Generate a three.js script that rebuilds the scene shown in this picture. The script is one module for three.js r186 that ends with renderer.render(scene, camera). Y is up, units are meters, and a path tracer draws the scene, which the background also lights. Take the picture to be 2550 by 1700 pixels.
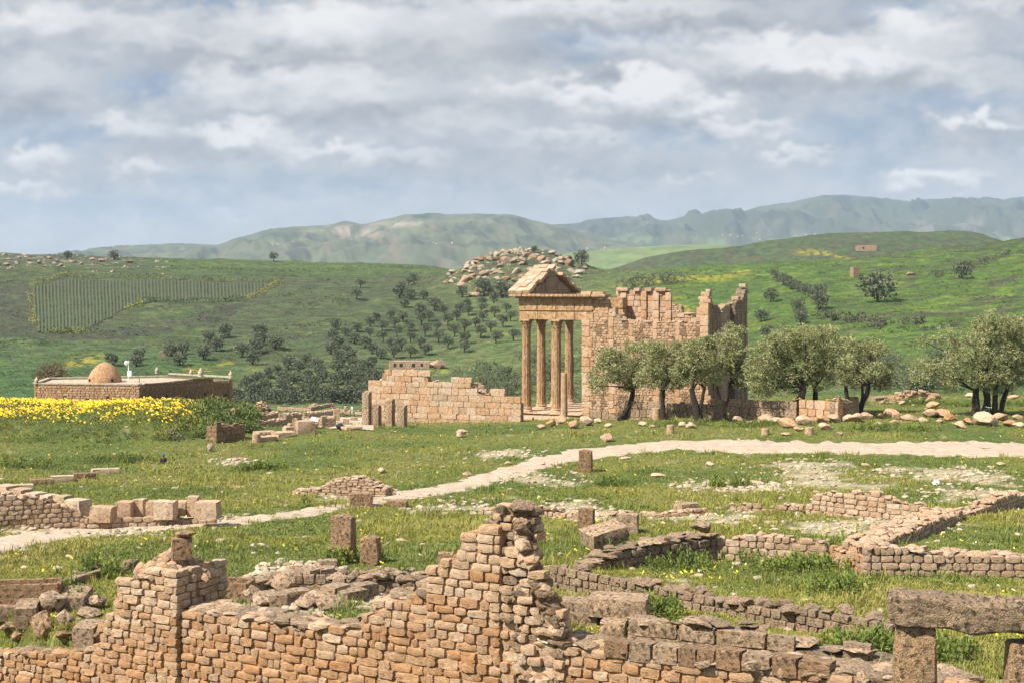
import * as THREE from 'three';
import { mergeGeometries, toCreasedNormals, mergeVertices } from 'three/addons/utils/BufferGeometryUtils.js';
import { createNoise2D, createNoise3D, createNoise4D } from 'simplex-noise';

// ---------- camera, sky, sun, exposure ----------
const scene = new THREE.Scene();
const F = 3500, EYE = 20, HORIZON = 700;                 // lens in photo pixels, eye height, eye level in the photo
const camera = new THREE.PerspectiveCamera(2 * Math.atan(850 / F) * 180 / Math.PI, 1.5, 0.5, 30000);
camera.position.set(0, EYE, 0);
camera.setViewOffset(1024, 682, 0, (850 - HORIZON) / 1700 * 682, 1024, 682);
const renderer = new THREE.WebGLRenderer();
renderer.toneMapping = THREE.LinearToneMapping;
renderer.toneMappingExposure = 1.85;
renderer.shadowMap.enabled = true;
const SUN = new THREE.Vector3(-0.8, 1.12, 0.52).normalize();
const sun = new THREE.DirectionalLight(new THREE.Color(1, 0.92, 0.79), 5);
sun.position.copy(SUN).multiplyScalar(400).add(new THREE.Vector3(0, 0, -120));
sun.target.position.set(0, 0, -120); sun.castShadow = true; sun.shadow.radius = 1.5;
Object.assign(sun.shadow.camera, { left: -160, right: 160, top: 160, bottom: -160, near: 10, far: 900 });
sun.shadow.mapSize.set(4096, 4096);
scene.add(sun, sun.target);
scene.fog = new THREE.FogExp2(new THREE.Color(0.56, 0.74, 1.0), 0.000082);

// ---------- numbers ----------
function rng(a) { return () => { a |= 0; a = a + 0x6D2B79F5 | 0; let t = Math.imul(a ^ a >>> 15, 1 | a); t = t + Math.imul(t ^ t >>> 7, 61 | t) ^ t; return ((t ^ t >>> 14) >>> 0) / 4294967296; }; }
const R0 = rng(11);
const n2 = createNoise2D(rng(3)), n3 = createNoise3D(rng(5)), n4 = createNoise4D(rng(6));
const clamp = (x, a = 0, b = 1) => x < a ? a : x > b ? b : x;
const ss = (a, b, x) => { const t = clamp((x - a) / (b - a)); return t * t * (3 - 2 * t); };
const mix = (a, b, t) => a + (b - a) * t;
function fbm(x, y, o = 4) { let s = 0, a = 0.5; for (let i = 0; i < o; i++) { s += a * n2(x, y); x = x * 2.03 + 17.3; y = y * 2.03 - 9.1; a *= 0.5; } return s; }
const V = (x, y, z) => new THREE.Vector3(x, y, z);

// ---------- sky: broken cloud over pale blue ----------
{
  const W = 4096, H = 2048, data = new Float32Array(W * H * 4);
  // lit cloud lumps: photo x, y, half width, half height, strength
  const lumps = [[800, 75, 215, 80, 1.05], [735, 228, 270, 62, .8], [330, 318, 75, 34, .75], [560, 330, 130, 30, .9], [640, 355, 120, 28, .6], [830, 380, 120, 26, 1.05],
    [105, 395, 72, 36, .95], [345, 425, 85, 26, .85], [70, 480, 85, 18, .8], [250, 60, 260, 40, .55], [80, 60, 130, 80, .5], [420, 110, 190, 34, .5], [80, 200, 160, 60, .35], [1420, 25, 420, 42, .8], [2480, 10, 150, 30, .6],
    [1960, 140, 260, 56, .95], [2290, 95, 130, 62, .95], [2200, 170, 330, 34, .6], [1630, 205, 105, 40, 1.05], [1560, 250, 190, 48, .85], [1790, 262, 75, 32, .95], [1350, 240, 170, 40, .5], [1850, 325, 150, 30, .8], [1960, 390, 95, 18, .75],
    [1400, 345, 160, 24, .6], [1150, 310, 160, 40, .45], [1020, 400, 90, 26, .55], [2430, 306, 105, 17, 1.1], [2320, 448, 130, 22, 1.15], [1690, 450, 30, 10, .5], [1760, 438, 45, 8, .6], [590, 536, 48, 5, .6], [1420, 470, 100, 26, .3], [1560, 120, 160, 40, .4], [1130, 100, 120, 60, .5], [2480, 215, 90, 28, .4], [1150, 210, 260, 70, .3]];
  const blue = [[120, 330, 170, 60], [420, 215, 180, 34], [1560, 95, 180, 26], [2280, 22, 150, 24], [2400, 245, 240, 34], [560, 4, 160, 12], [1700, 330, 160, 40], [2150, 330, 180, 50], [300, 520, 320, 30], [700, 455, 500, 34], [1450, 120, 100, 60], [2180, 420, 160, 40]];
  const grey = [[650, 150, 300, 50], [60, 270, 150, 40], [1150, 150, 260, 60], [1750, 60, 420, 36], [2050, 205, 380, 36], [450, 375, 170, 26], [1650, 300, 160, 30], [2460, 345, 150, 34], [1300, 420, 420, 40], [950, 290, 240, 34], [260, 455, 150, 22], [1500, 190, 130, 40]];
  const ell = (l, x, y) => { const a = (x - l[0]) / l[2], b = (y - l[1]) / l[3]; return a * a + b * b; };
  for (let r = 0; r < H; r++) {
    const el = ((r + .5) / H - .5) * Math.PI;
    for (let c = 0; c < W; c++) {
      const k = (r * W + c) * 4; data[k + 3] = 1;
      if (el < -0.02) { data[k] = .26; data[k + 1] = .27; data[k + 2] = .24; continue; }
      let az = ((c + .5) / W - .5) * 2 * Math.PI + Math.PI / 2; if (az > Math.PI) az -= 2 * Math.PI;
      // photo coordinates in the frame, the same cloud scale continued all round
      const inFrame = Math.abs(az) < 0.6 && el < 0.32;
      const px = 1275 + F * (inFrame ? Math.tan(az) : az), py = HORIZON - F * Math.tan(Math.min(el, 1.3)) * (inFrame ? 1 / Math.cos(az) : 1);
      const up = Math.max(0, el), s = 1 / (Math.sin(up) + 0.16);
      const wx = Math.sin(az) * Math.cos(up) * s * 3, wz = Math.cos(az) * Math.cos(up) * s * 3;
      const e1 = fbm(wx * 1.6 + 4, wz * 1.6 * 1.9 + 8, 5), e2 = fbm(wx * 4.2 - 7, wz * 7 + 3, 5);
      let lit = .32 + e1 * .55 + e2 * .22, bl = clamp(.34 - e1 * .7 - e2 * .2), gr = 0;
      if (inFrame && py > -250 && py < 720) {
        const fade = ss(0.6, 0.44, Math.abs(az)) * ss(-250, -40, py);
        const q = fbm(px / 190, py / 95, 5), q2 = fbm(px / 60 + 9, py / 38, 4), qx = px + q * 60 + q2 * 26, qy = py + fbm(px / 150 + 40, py / 80 + 7, 5) * 46 + q2 * 16;
        let L = .14 + q * .22 + q2 * .08, B = .1 - q * .14, G = 0;
        for (const l of lumps) { const d = ell(l, qx, qy); if (d < 3.2) { const body = Math.exp(-d * d * .8), t = clamp(.62 - (qy - l[1]) / l[3] * .5, .1, 1); L += l[4] * body * t; B -= body * .8 * l[4]; G += body * .6 * clamp((qy - l[1]) / l[3]); } }
        for (const l of blue) { const d = ell(l, px + q * 90, py + q2 * 30); if (d < 3) B += .75 * Math.exp(-d * d); }
        for (const l of grey) { const d = ell(l, px + q * 80, py + q2 * 30); if (d < 3) G += .62 * Math.exp(-d * d); }
        lit = mix(lit, L, fade); bl = mix(bl, B, fade); gr = mix(0, G, fade);
      }
      lit = clamp(lit); bl = clamp(bl) * .9; gr = clamp(gr, 0, .8);
      const low = ss(0.16, 0.0, up);
      const base = [mix(.40, .55, low), mix(.43, .565, low), mix(.48, .575, low)], white = [.90, .885, .87], sky = [mix(.20, .42, low), mix(.31, .48, low), mix(.465, .535, low)], shade = [.30, .318, .355];
      for (let i = 0; i < 3; i++) { let v = mix(base[i], sky[i], bl); v = mix(v, shade[i], gr * (1 - low * .55)); v = mix(v, white[i], lit * .9); data[k + i] = v * .575; }
    }
  }
  const sky = new THREE.DataTexture(data, W, H, THREE.RGBAFormat, THREE.FloatType);
  sky.mapping = THREE.EquirectangularReflectionMapping; sky.magFilter = sky.minFilter = THREE.LinearFilter; sky.needsUpdate = true;
  scene.background = sky; scene.environment = sky;
}

// ---------- terrain ----------
const DN = [8, 20, 30, 38, 46, 56, 66, 76, 88, 100, 112, 125, 140, 155, 170, 190, 220, 260, 300, 360, 430, 500, 580, 680, 760, 880, 1050, 1250, 1600, 2500];
const near = [-6, -9.6, -10.6, -10.75, -10.95, -11.25, -11.85, -12.45, -13.1, -13.6, -13.9, -14.2, -14.8, -15.6, -16.5];
const nearR = [-6, -9.6, -10.6, -10.75, -10.95, -11.25, -11.85, -12.35, -12.8, -12.95, -12.95, -12.75, -13.0, -13.6, -14.2];
const nearM = [-6, -9.6, -10.6, -10.75, -10.95, -11.25, -11.85, -12.4, -12.9, -13.1, -13.1, -13.1, -13.5, -14.4, -15.2];
const COL = [[-900, near, [-19, -22, -25, -25, -22, -15, -7, 1.5, 10, 16, 16, 5, -20, -40, -60]],
  [0, near, [-19, -22, -25, -25, -22, -15.5, -8, 0, 8.3, 14.8, 13, 4, -20, -40, -60]],
  [500, near, [-19, -22, -25, -25, -22, -16.2, -9.2, -1.2, 6.2, 11.5, 10, 0, -20, -40, -60]],
  [1000, near, [-18.6, -22, -25, -25, -21.8, -15.8, -9.4, -2.4, 4, 9, 7, -2, -20, -40, -60]],
  [1400, near.map((v, i) => mix(v, nearM[i], .5)), [-18, -21.5, -24.5, -24.5, -20, -13, -6, 2, 3, -3, -6, 0, 4, -20, -60]],
  [1700, nearM, [-16.5, -20, -23, -23, -17.5, -9, -1, 5.5, 2, 0, 8, 22, 10, -20, -60]],
  [2100, nearR, [-15.5, -17, -19, -16.5, -10, -3, 3, 8.3, 9.6, 10, 20, 36, 28, -10, -60]],
  [2400, nearR, [-15.2, -16, -17.5, -14, -7, 0, 6.4, 12.3, 16.5, 15, 22, 37, 26, -10, -60]],
  [2600, nearR, [-14.8, -15.4, -16, -12, -5, 2.5, 9, 15.8, 22, 22, 20, 22, 10, -20, -60]],
  [3450, nearR, [-14.5, -14.5, -14, -10, -3, 5, 12, 19, 25, 25, 20, 15, 0, -20, -60]]].map(([p, a, b]) => [p, a.concat(b)]);
const LD = DN.map(Math.log);
function colAt(v, ld) {
  let i = 0; while (i < LD.length - 2 && ld > LD[i + 1]) i++;
  const t = clamp((ld - LD[i]) / (LD[i + 1] - LD[i])), p0 = v[Math.max(0, i - 1)], p1 = v[i], p2 = v[i + 1], p3 = v[Math.min(v.length - 1, i + 2)];
  const h0 = LD[i + 1] - LD[i], m1 = i ? (p2 - p0) / (LD[i + 1] - LD[i - 1]) * h0 : p2 - p1, m2 = i < LD.length - 2 ? (p3 - p1) / (LD[i + 2] - LD[i]) * h0 : p2 - p1;
  const t2 = t * t, t3 = t2 * t; return (2 * t3 - 3 * t2 + 1) * p1 + (t3 - 2 * t2 + t) * m1 + (-2 * t3 + 3 * t2) * p2 + (t3 - t2) * m2;
}
const bump = (x, z, cx, cz, rx, rz, turn = 0) => { const c = Math.cos(turn), s = Math.sin(turn), a = x - cx, b = z - cz, u = (a * c + b * s) / rx, v = (-a * s + b * c) / rz; return Math.exp(-Math.pow(u * u + v * v, 1.4)); };
const XZ = (px, d) => [(px - 1275) / F * d, -d];
const mound = (x, z) => 2.5 * bump(x, z, -63, -143, 34, 23, -.05) + 1.5 * bump(x, z, -33.5, -134, 7.5, 13);
const flats = [];                                       // levelled places: x, z, rx, rz, height, softness
function ground(x, z) {
  const d = Math.max(8, -z), px = clamp(1275 + F * x / d, -890, 3440), ld = Math.log(d);
  let i = 0; while (i < COL.length - 2 && px > COL[i + 1][0]) i++;
  const t = ss(0, 1, (px - COL[i][0]) / (COL[i + 1][0] - COL[i][0])), lin = (px - COL[i][0]) / (COL[i + 1][0] - COL[i][0]);
  let h = EYE + mix(colAt(COL[i][1], ld), colAt(COL[i + 1][1], ld), mix(lin, t, .6));
  // grassy mound at the left, rocky knoll on the hill
  h += mound(x, z);
  if (d > 350) { const kx = XZ(1285, 590); const kb = bump(x, z, kx[0], kx[1], 27, 46); h += 10.6 * kb * (1 + .1 * fbm(x / 9, z / 9, 3)) + (kb > .05 ? 1.2 * fbm(x / 6 + 3, z / 6, 3) * ss(.05, .4, kb) : 0); }
  // the foreground wall holds up the ground behind it
  if (d < 60) h -= 2.6 * ss(.9, .1, (x + 17.4) * .4995 - (z + 46.0) * .8663 + .0) * ss(56, 48, d);
  const far = ss(180, 420, d);
  h += fbm(x / 16, z / 16, 3) * mix(.28, .5, far) * ss(20, 45, d) + far * (fbm(x / 60 + 5, z / 60, 3) * 1.6) + (d < 200 ? fbm(x / 3.1 + 2, z / 3.1, 2) * .09 : 0);
  for (const f of flats) { const k = Math.max(Math.abs(x - f[0]) / f[2], Math.abs(z - f[1]) / f[3]); if (k < 1 + f[5]) h = mix(f[4], h, ss(1, 1 + f[5], k)); }
  return h;
}
// the place on the ground that the photo shows at a pixel
function hit(px, py, from = 20, to = 2400) {
  const kx = (px - 1275) / F, ky = (HORIZON - py) / F; let d = from;
  while (d < to) { const step = d * .004; if (ground(kx * (d + step), -(d + step)) > EYE + ky * (d + step)) { let a = d, b = d + step; for (let i = 0; i < 14; i++) { const m = (a + b) / 2; ground(kx * m, -m) > EYE + ky * m ? b = m : a = m; } d = b; break; } d += step; }
  return V(kx * d, ground(kx * d, -d), -d);
}
const at = (px, d) => { const [x, z] = XZ(px, d); return V(x, ground(x, z), z); };
const P3 = (px, py, d) => V((px - 1275) / F * d, EYE + (HORIZON - py) / F * d, -d);
// ---------- naming ----------
const taken = {};
const numbered = (n) => { const k = taken[n] = (taken[n] ?? -1) + 1; return k ? n + '_' + String(k).padStart(3, '0') : n; };
function tag(o, label, category, group, kind) { o.userData.label = label; o.userData.category = category; if (group) o.userData.group = group; o.userData.kind = kind || 'thing'; return o; }
function thing(name, label, category, pos, group) { const o = new THREE.Group(); o.name = numbered(name); if (pos) o.position.copy(pos); scene.add(o); return tag(o, label, category, group); }
function mesh(name, geo, mat, parent) { const m = new THREE.Mesh(geo, mat); m.name = parent ? name : numbered(name); (parent || scene).add(m); return m; }
const solo = (name, geo, mat, label, category, group) => tag(mesh(name, geo, mat), label, category, group);
const struct = (name, geo, mat, label, category) => tag(mesh(name, geo, mat), label, category, null, 'structure');
const ORD = ['first', 'second', 'third', 'fourth', 'fifth', 'sixth', 'seventh', 'eighth', 'ninth', 'tenth', 'eleventh', 'twelfth', 'thirteenth', 'fourteenth', 'fifteenth', 'sixteenth', 'seventeenth', 'eighteenth', 'nineteenth', 'twentieth', 'twenty-first', 'twenty-second', 'twenty-third', 'twenty-fourth', 'twenty-fifth', 'twenty-sixth', 'twenty-seventh', 'twenty-eighth', 'twenty-ninth', 'thirtieth', 'thirty-first', 'thirty-second', 'thirty-third', 'thirty-fourth', 'thirty-fifth', 'thirty-sixth', 'thirty-seventh', 'thirty-eighth', 'thirty-ninth', 'fortieth', 'forty-first', 'forty-second', 'forty-third', 'forty-fourth', 'forty-fifth', 'forty-sixth', 'forty-seventh', 'forty-eighth', 'forty-ninth', 'fiftieth', 'fifty-first', 'fifty-second', 'fifty-third', 'fifty-fourth', 'fifty-fifth', 'fifty-sixth', 'fifty-seventh', 'fifty-eighth', 'fifty-ninth', 'sixtieth'];

// ---------- textures: grain, stains, lichen ----------
function tex(n, f, srgb) {
  const a = new Uint8Array(n * n * 4); const o = [0, 0, 0];
  for (let y = 0; y < n; y++) for (let x = 0; x < n; x++) { f(x / n, y / n, o); const k = (y * n + x) * 4; for (let i = 0; i < 3; i++) a[k + i] = clamp(o[i]) * 255; a[k + 3] = 255; }
  const t = new THREE.DataTexture(a, n, n); t.wrapS = t.wrapT = THREE.RepeatWrapping; t.magFilter = THREE.LinearFilter; t.minFilter = THREE.LinearMipmapLinearFilter; if (srgb) t.colorSpace = THREE.SRGBColorSpace; t.needsUpdate = true; return t;
}
// noise that wraps round the tile
function tn(u, v, f, seed, o = 4) { let s = 0, a = .5; const A = u * 2 * Math.PI, B = v * 2 * Math.PI, ca = Math.cos(A), sa = Math.sin(A), cb = Math.cos(B), sb = Math.sin(B); for (let i = 0; i < o; i++) { const c = f / (2 * Math.PI); s += a * n4(ca * c + seed, sa * c, cb * c - seed, sb * c); f *= 2; a *= .5; } return s; }
const tnv = (u, v) => { let s = 0, a = .5, f = 30; for (let i = 0; i < 3; i++) { const c = f / (2 * Math.PI), A = u * 2 * Math.PI, B = v * 2 * Math.PI; s += a * n4(Math.cos(A) * c, Math.sin(A) * c, Math.cos(B) * .35 + i, Math.sin(B) * .35); f *= 2; a *= .5; } return s; };
const stoneMap = tex(512, (u, v, o) => { const a = tn(u, v, 5, 1, 4), b = tn(u, v, 22, 7, 3), c = tn(u, v, 70, 3, 2); const pit = ss(.28, .5, tn(u, v, 34, 12, 2)); let k = .80 + a * .2 + b * .2 + c * .2 - pit * .32; const st = ss(.1, .42, tn(u, v, 7, 21, 4)); o[0] = k * mix(1, .80, st); o[1] = k * mix(.985, .76, st); o[2] = k * mix(.96, .68, st); }, true);
const lichenMap = tex(512, (u, v, o) => { const a = tn(u, v, 5, 31, 4), b = tn(u, v, 26, 37, 3), c = tn(u, v, 80, 33, 2); const dark = ss(.02, .3, tn(u, v, 9, 41, 5)), pale = ss(.12, .3, tn(u, v, 11, 47, 5)), yel = ss(.3, .4, tn(u, v, 8, 53, 5)); let k = .72 + a * .22 + b * .26 + c * .26; let r = k, g = k * .97, bl = k * .92; r = mix(r, r * .6, dark); g = mix(g, g * .58, dark); bl = mix(bl, bl * .56, dark); r = mix(r, .95, pale * .55); g = mix(g, .93, pale * .55); bl = mix(bl, .88, pale * .55); r = mix(r, .9, yel * .6); g = mix(g, .70, yel * .6); bl = mix(bl, .36, yel * .6); o[0] = r; o[1] = g; o[2] = bl; }, true);
const streakMap = tex(512, (u, v, o) => { const a = tn(u, v, 5, 61, 4), c = tn(u, v, 60, 63, 2), b = tn(u, v, 20, 64, 3); const str = ss(.05, .42, tnv(u, v) + tn(u, v, 6, 75, 3) * .5), orange = ss(-.05, .35, tn(u, v, 4, 81, 4)); let k = .80 + a * .2 + c * .18 + b * .16; let r = k, g = mix(k * .98, k * .86, orange), bl = mix(k * .95, k * .72, orange); r = mix(r, .3, str * .62); g = mix(g, .2, str * .62); bl = mix(bl, .14, str * .62); o[0] = r; o[1] = g; o[2] = bl; }, true);
const bumpMap = tex(512, (u, v, o) => { const k = .5 + tn(u, v, 6, 91, 3) * .35 + tn(u, v, 30, 93, 3) * .35 + tn(u, v, 90, 95, 2) * .25 - ss(.2, .45, tn(u, v, 24, 97, 2)) * .3; o[0] = o[1] = o[2] = k; });
const soilMap = tex(512, (u, v, o) => { const a = tn(u, v, 4, 101, 4), b = tn(u, v, 24, 103, 3), c = tn(u, v, 110, 105, 2), st = ss(.3, .42, tn(u, v, 60, 107, 2)); const k = .78 + a * .14 + b * .16 + c * .3 + st * .2; o[0] = k; o[1] = k * .975; o[2] = k * .95; }, true);
const turfMap = tex(512, (u, v, o) => { const a = tn(u, v, 5, 111, 4), b = tn(u, v, 30, 113, 3), c = tn(u, v, 120, 115, 2), y = ss(0, .4, tn(u, v, 12, 117, 3)); const k = .72 + a * .25 + b * .3 + c * .42; o[0] = k * mix(.92, 1.1, y); o[1] = k; o[2] = k * mix(1, .8, y); }, true);
const lin = (r, g, b) => new THREE.Color().setRGB(r, g, b);
const std = (c, o = {}) => new THREE.MeshStandardMaterial({ color: c, roughness: .95, ...o });
const stoneSet = (cols, map, bs) => cols.map((c) => std(lin(c[0] * 1.05, c[1] * .955, c[2] * .93), { map, bumpMap, bumpScale: bs }));
const M = {
  ochre: stoneSet([[.66, .46, .285], [.70, .51, .335], [.64, .42, .24], [.72, .56, .40], [.62, .44, .285], [.60, .375, .20]], stoneMap, .03),
  pale: stoneSet([[.70, .56, .41], [.74, .61, .465], [.66, .51, .36], [.76, .65, .52], [.62, .49, .36]], stoneMap, .03),
  warm: stoneSet([[.74, .57, .395], [.77, .61, .44], [.71, .53, .35], [.79, .65, .49]], stoneMap, .03),
  orange: stoneSet([[.68, .43, .23], [.66, .45, .255], [.71, .48, .28], [.63, .38, .19]], stoneMap, .03),
  grey: stoneSet([[.58, .49, .38], [.62, .53, .42], [.53, .445, .34], [.65, .54, .41]], lichenMap, .05),
  brown: stoneSet([[.52, .385, .25], [.47, .345, .225], [.55, .42, .285]], lichenMap, .06),
  temple: stoneSet([[.72, .52, .34], [.75, .565, .39], [.68, .465, .285], [.77, .61, .45]], stoneMap, .03),
  streak: std(lin(.66, .46, .28), { map: streakMap, bumpMap, bumpScale: .04 }),
  mortar: std(lin(.62, .42, .25), { map: soilMap, bumpMap, bumpScale: .05 }),
  mortarGrey: std(lin(.40, .33, .25), { map: lichenMap, bumpMap, bumpScale: .08 }),
  mortarPale: std(lin(.50, .37, .25), { map: stoneMap, bumpMap, bumpScale: .05 }),
  dome: std(lin(.60, .37, .215), { map: stoneMap, bumpMap, bumpScale: .03 }),
  plaster: std(lin(.66, .56, .46), { map: stoneMap }),
  path: std(lin(.66, .555, .455), { map: soilMap, bumpMap, bumpScale: .03 }),
  bark: std(lin(.075, .058, .042), { map: lichenMap, bumpMap, bumpScale: .06 }),
  dark: std(lin(.02, .018, .016)),
  white: std(lin(.8, .8, .8), { roughness: .5 }),
  metal: std(lin(.12, .12, .12), { roughness: .5, metalness: .6 }),
};
// uv in metres from the face a triangle shows; geometry must be unindexed
function boxUV(g, k = 1, off = 0) {
  if (g.index) g = g.toNonIndexed(); const p = g.attributes.position, n = g.attributes.normal, uv = new Float32Array(p.count * 2);
  for (let i = 0; i < p.count; i += 3) {
    let nx = 0, ny = 0, nz = 0; for (let j = i; j < i + 3; j++) { nx += n.getX(j); ny += n.getY(j); nz += n.getZ(j); } nx = Math.abs(nx); ny = Math.abs(ny); nz = Math.abs(nz);
    for (let j = i; j < i + 3; j++) { const x = p.getX(j), y = p.getY(j), z = p.getZ(j); const [a, b] = nx > ny && nx > nz ? [z, y] : ny > nz ? [x, z] : [x, y]; uv[j * 2] = a * k + off; uv[j * 2 + 1] = b * k + off * .7; }
  }
  g.setAttribute('uv', new THREE.BufferAttribute(uv, 2)); return g;
}
// a roughly squared stone, 1 x 1 x 1 about its centre, edges worn
function stoneGeo(seed, wear = .16, rough = .06, seg = 2) {
  let g = new THREE.BoxGeometry(1, 1, 1, seg, seg, seg); const p = g.attributes.position, r = rng(seed), s = r() * 99;
  for (let i = 0; i < p.count; i++) {
    let x = p.getX(i), y = p.getY(i), z = p.getZ(i); const l = Math.hypot(x, y, z), m = .5 / Math.max(Math.abs(x), Math.abs(y), Math.abs(z), 1e-6), e = (l * m - .5) / .366;
    const k = 1 - wear * clamp(e); x *= k; y *= k; z *= k;
    x += n3(x * 1.7 + s, y * 1.7, z * 1.7) * rough; y += n3(x * 1.7, y * 1.7 + s + 9, z * 1.7) * rough; z += n3(x * 1.7, y * 1.7, z * 1.7 + s + 21) * rough; p.setXYZ(i, x, y, z);
  }
  g.deleteAttribute('normal'); g.deleteAttribute('uv'); g = mergeVertices(g, 1e-4); g = toCreasedNormals(g, .75); return boxUV(g, .45, r() * 5);
}
const STONES = Array.from({ length: 14 }, (_, i) => stoneGeo(100 + i, .2, .075, 2));
const BLOCKS = Array.from({ length: 8 }, (_, i) => stoneGeo(200 + i, .07, .04, 3));
// a loose rock: chopped and worn ball, about 1 across, base near y = -.5
function rockGeo(seed, detail = 2) {
  let g = new THREE.IcosahedronGeometry(.5, detail); const r = rng(seed), cuts = Array.from({ length: 13 }, () => { const v = V(r() - .5, r() - .5, r() - .5).normalize(); return [v, .24 + r() * .17]; }), p = g.attributes.position, v = V(), s = r() * 50;
  for (let i = 0; i < p.count; i++) { v.fromBufferAttribute(p, i); for (const [n, d] of cuts) { const k = v.dot(n); if (k > d) v.addScaledVector(n, (d - k) * .97); } v.multiplyScalar(1.22 + .1 * n3(v.x * 4 + s, v.y * 4, v.z * 4)); p.setXYZ(i, v.x, v.y, v.z); }
  g.deleteAttribute('normal'); g.deleteAttribute('uv'); g = mergeVertices(g, 1e-4); g = toCreasedNormals(g, .32); return boxUV(g, .8, r() * 5);
}
const BRICKS = Array.from({ length: 8 }, (_, i) => stoneGeo(240 + i, .07, .04, 2)), CHIPS = Array.from({ length: 10 }, (_, i) => rockGeo(340 + i, 1));
const ROCKS = Array.from({ length: 10 }, (_, i) => rockGeo(300 + i, 2));
const pick = (a, r) => a[Math.floor(r() * a.length) % a.length];
const hash = (a, b = 0) => { const s = Math.sin(a * 127.1 + b * 311.7) * 43758.5453; return s - Math.floor(s); };
// ---------- the ground and its fields ----------
const poly = (pts) => pts.map(([a, b]) => { const p = hit(a, b, 230); return [p.x, p.z]; });
function inside(pl, x, z) { let r = false; for (let i = 0, j = pl.length - 1; i < pl.length; j = i++) { const [xi, zi] = pl[i], [xj, zj] = pl[j]; if ((zi > z) !== (zj > z) && x < (xj - xi) * (z - zi) / (zj - zi) + xi) r = !r; } return r; }
const FIELD = poly([[80, 714], [164, 694], [420, 699], [682, 708], [616, 744], [470, 749], [364, 752], [300, 775], [233, 811], [216, 829], [92, 829], [84, 770]]);
const SOIL = poly([[0, 720], [80, 712], [92, 832], [230, 828], [420, 800], [620, 748], [560, 800], [300, 845], [0, 840]]);
const PLOUGH = poly([[560, 830], [640, 745], [720, 690], [1000, 680], [1010, 720], [800, 800], [700, 850]]);
// patches of flowering ground, in the photo's pixels: x, y, half width, half height
const YELLOW = [[205, 905, 50, 24], [560, 905, 20, 7], [500, 920, 50, 6], [1680, 770, 70, 45], [1600, 735, 60, 14], [1640, 700, 120, 10], [1790, 690, 90, 10], [1850, 676, 30, 6], [1690, 800, 60, 20], [2020, 630, 40, 10], [2110, 645, 30, 4], [1080, 925, 40, 8], [930, 955, 30, 8], [1200, 945, 50, 8], [760, 985, 16, 16], [1225, 960, 40, 6]].map(([a, b, c, e]) => { const p = hit(a, b, 230), q = hit(a, b - e, 230), s = hit(a, b + e, 230); return [p.x, p.z, c / F * -p.z, Math.max(4, Math.abs(q.z - s.z) / 2)]; });
const PATHS = [[[-120, 1378, 2.0], [0, 1352, 1.9], [120, 1335, 1.8], [260, 1318, 1.6], [420, 1308, 1.4], [560, 1300, 1.2], [700, 1285, 1.1], [790, 1272, .9], [860, 1258, .7]],
  [[880, 1262, 1.0], [960, 1242, 1.35], [1060, 1226, 1.5], [1160, 1205, 1.6], [1260, 1178, 1.7], [1360, 1151, 2.0], [1450, 1134, 2.6], [1560, 1117, 3.4], [1700, 1106, 3.6], [1860, 1109, 4.0], [2050, 1112, 4.3], [2250, 1115, 4.5], [2450, 1118, 4.8], [2700, 1122, 4.8]]].map((l) => new THREE.CatmullRomCurve3(l.map(([a, b, w]) => { const p = hit(a, b); return V(p.x, w, p.z); })));
const PATHPTS = PATHS.map((c) => c.getPoints(160));
function pathDist(x, z) { let m = 99; for (const l of PATHPTS) for (let i = 0; i < l.length; i++) { const p = l[i], d = Math.hypot(p.x - x, p.z - z) - p.y; if (d < m) m = d; } return m; }
// stony bare ground round the ruins: x, z, radius
const BARE = [[1740, 1290, 3.4], [2050, 1310, 3.2], [2230, 1305, 3], [760, 1500, 2.2], [850, 1490, 2], [920, 1485, 1.5], [2000, 1160, 3.5], [2350, 1175, 4], [1900, 1215, 2.5], [2400, 1230, 3], [700, 1440, 2.2], [830, 1440, 2], [760, 1415, 1.5], [1150, 1265, 3], [1420, 1265, 3], [1480, 1285, 2.5], [120, 1330, 4], [330, 1315, 4], [480, 1300, 3], [860, 1230, 3], [1350, 1195, 3], [2060, 1195, 4], [1250, 1130, 3], [600, 1150, 2], [1780, 1210, 2.5], [2440, 1190, 3]].map(([a, b, r]) => { const p = hit(a, b); return [p.x, p.z, r]; });
const bareAt = (x, z) => { let k = 0; for (const b of BARE) { const q = Math.hypot((x - b[0]), (z - b[1]) * .8) / b[2]; if (q < 1.4) k = Math.max(k, 1.25 - q); } return k; };
const tmpC = [0, 0, 0];
const blend = (c, r, g, b, t) => { c[0] += (r - c[0]) * t; c[1] += (g - c[1]) * t; c[2] += (b - c[2]) * t; };
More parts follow.
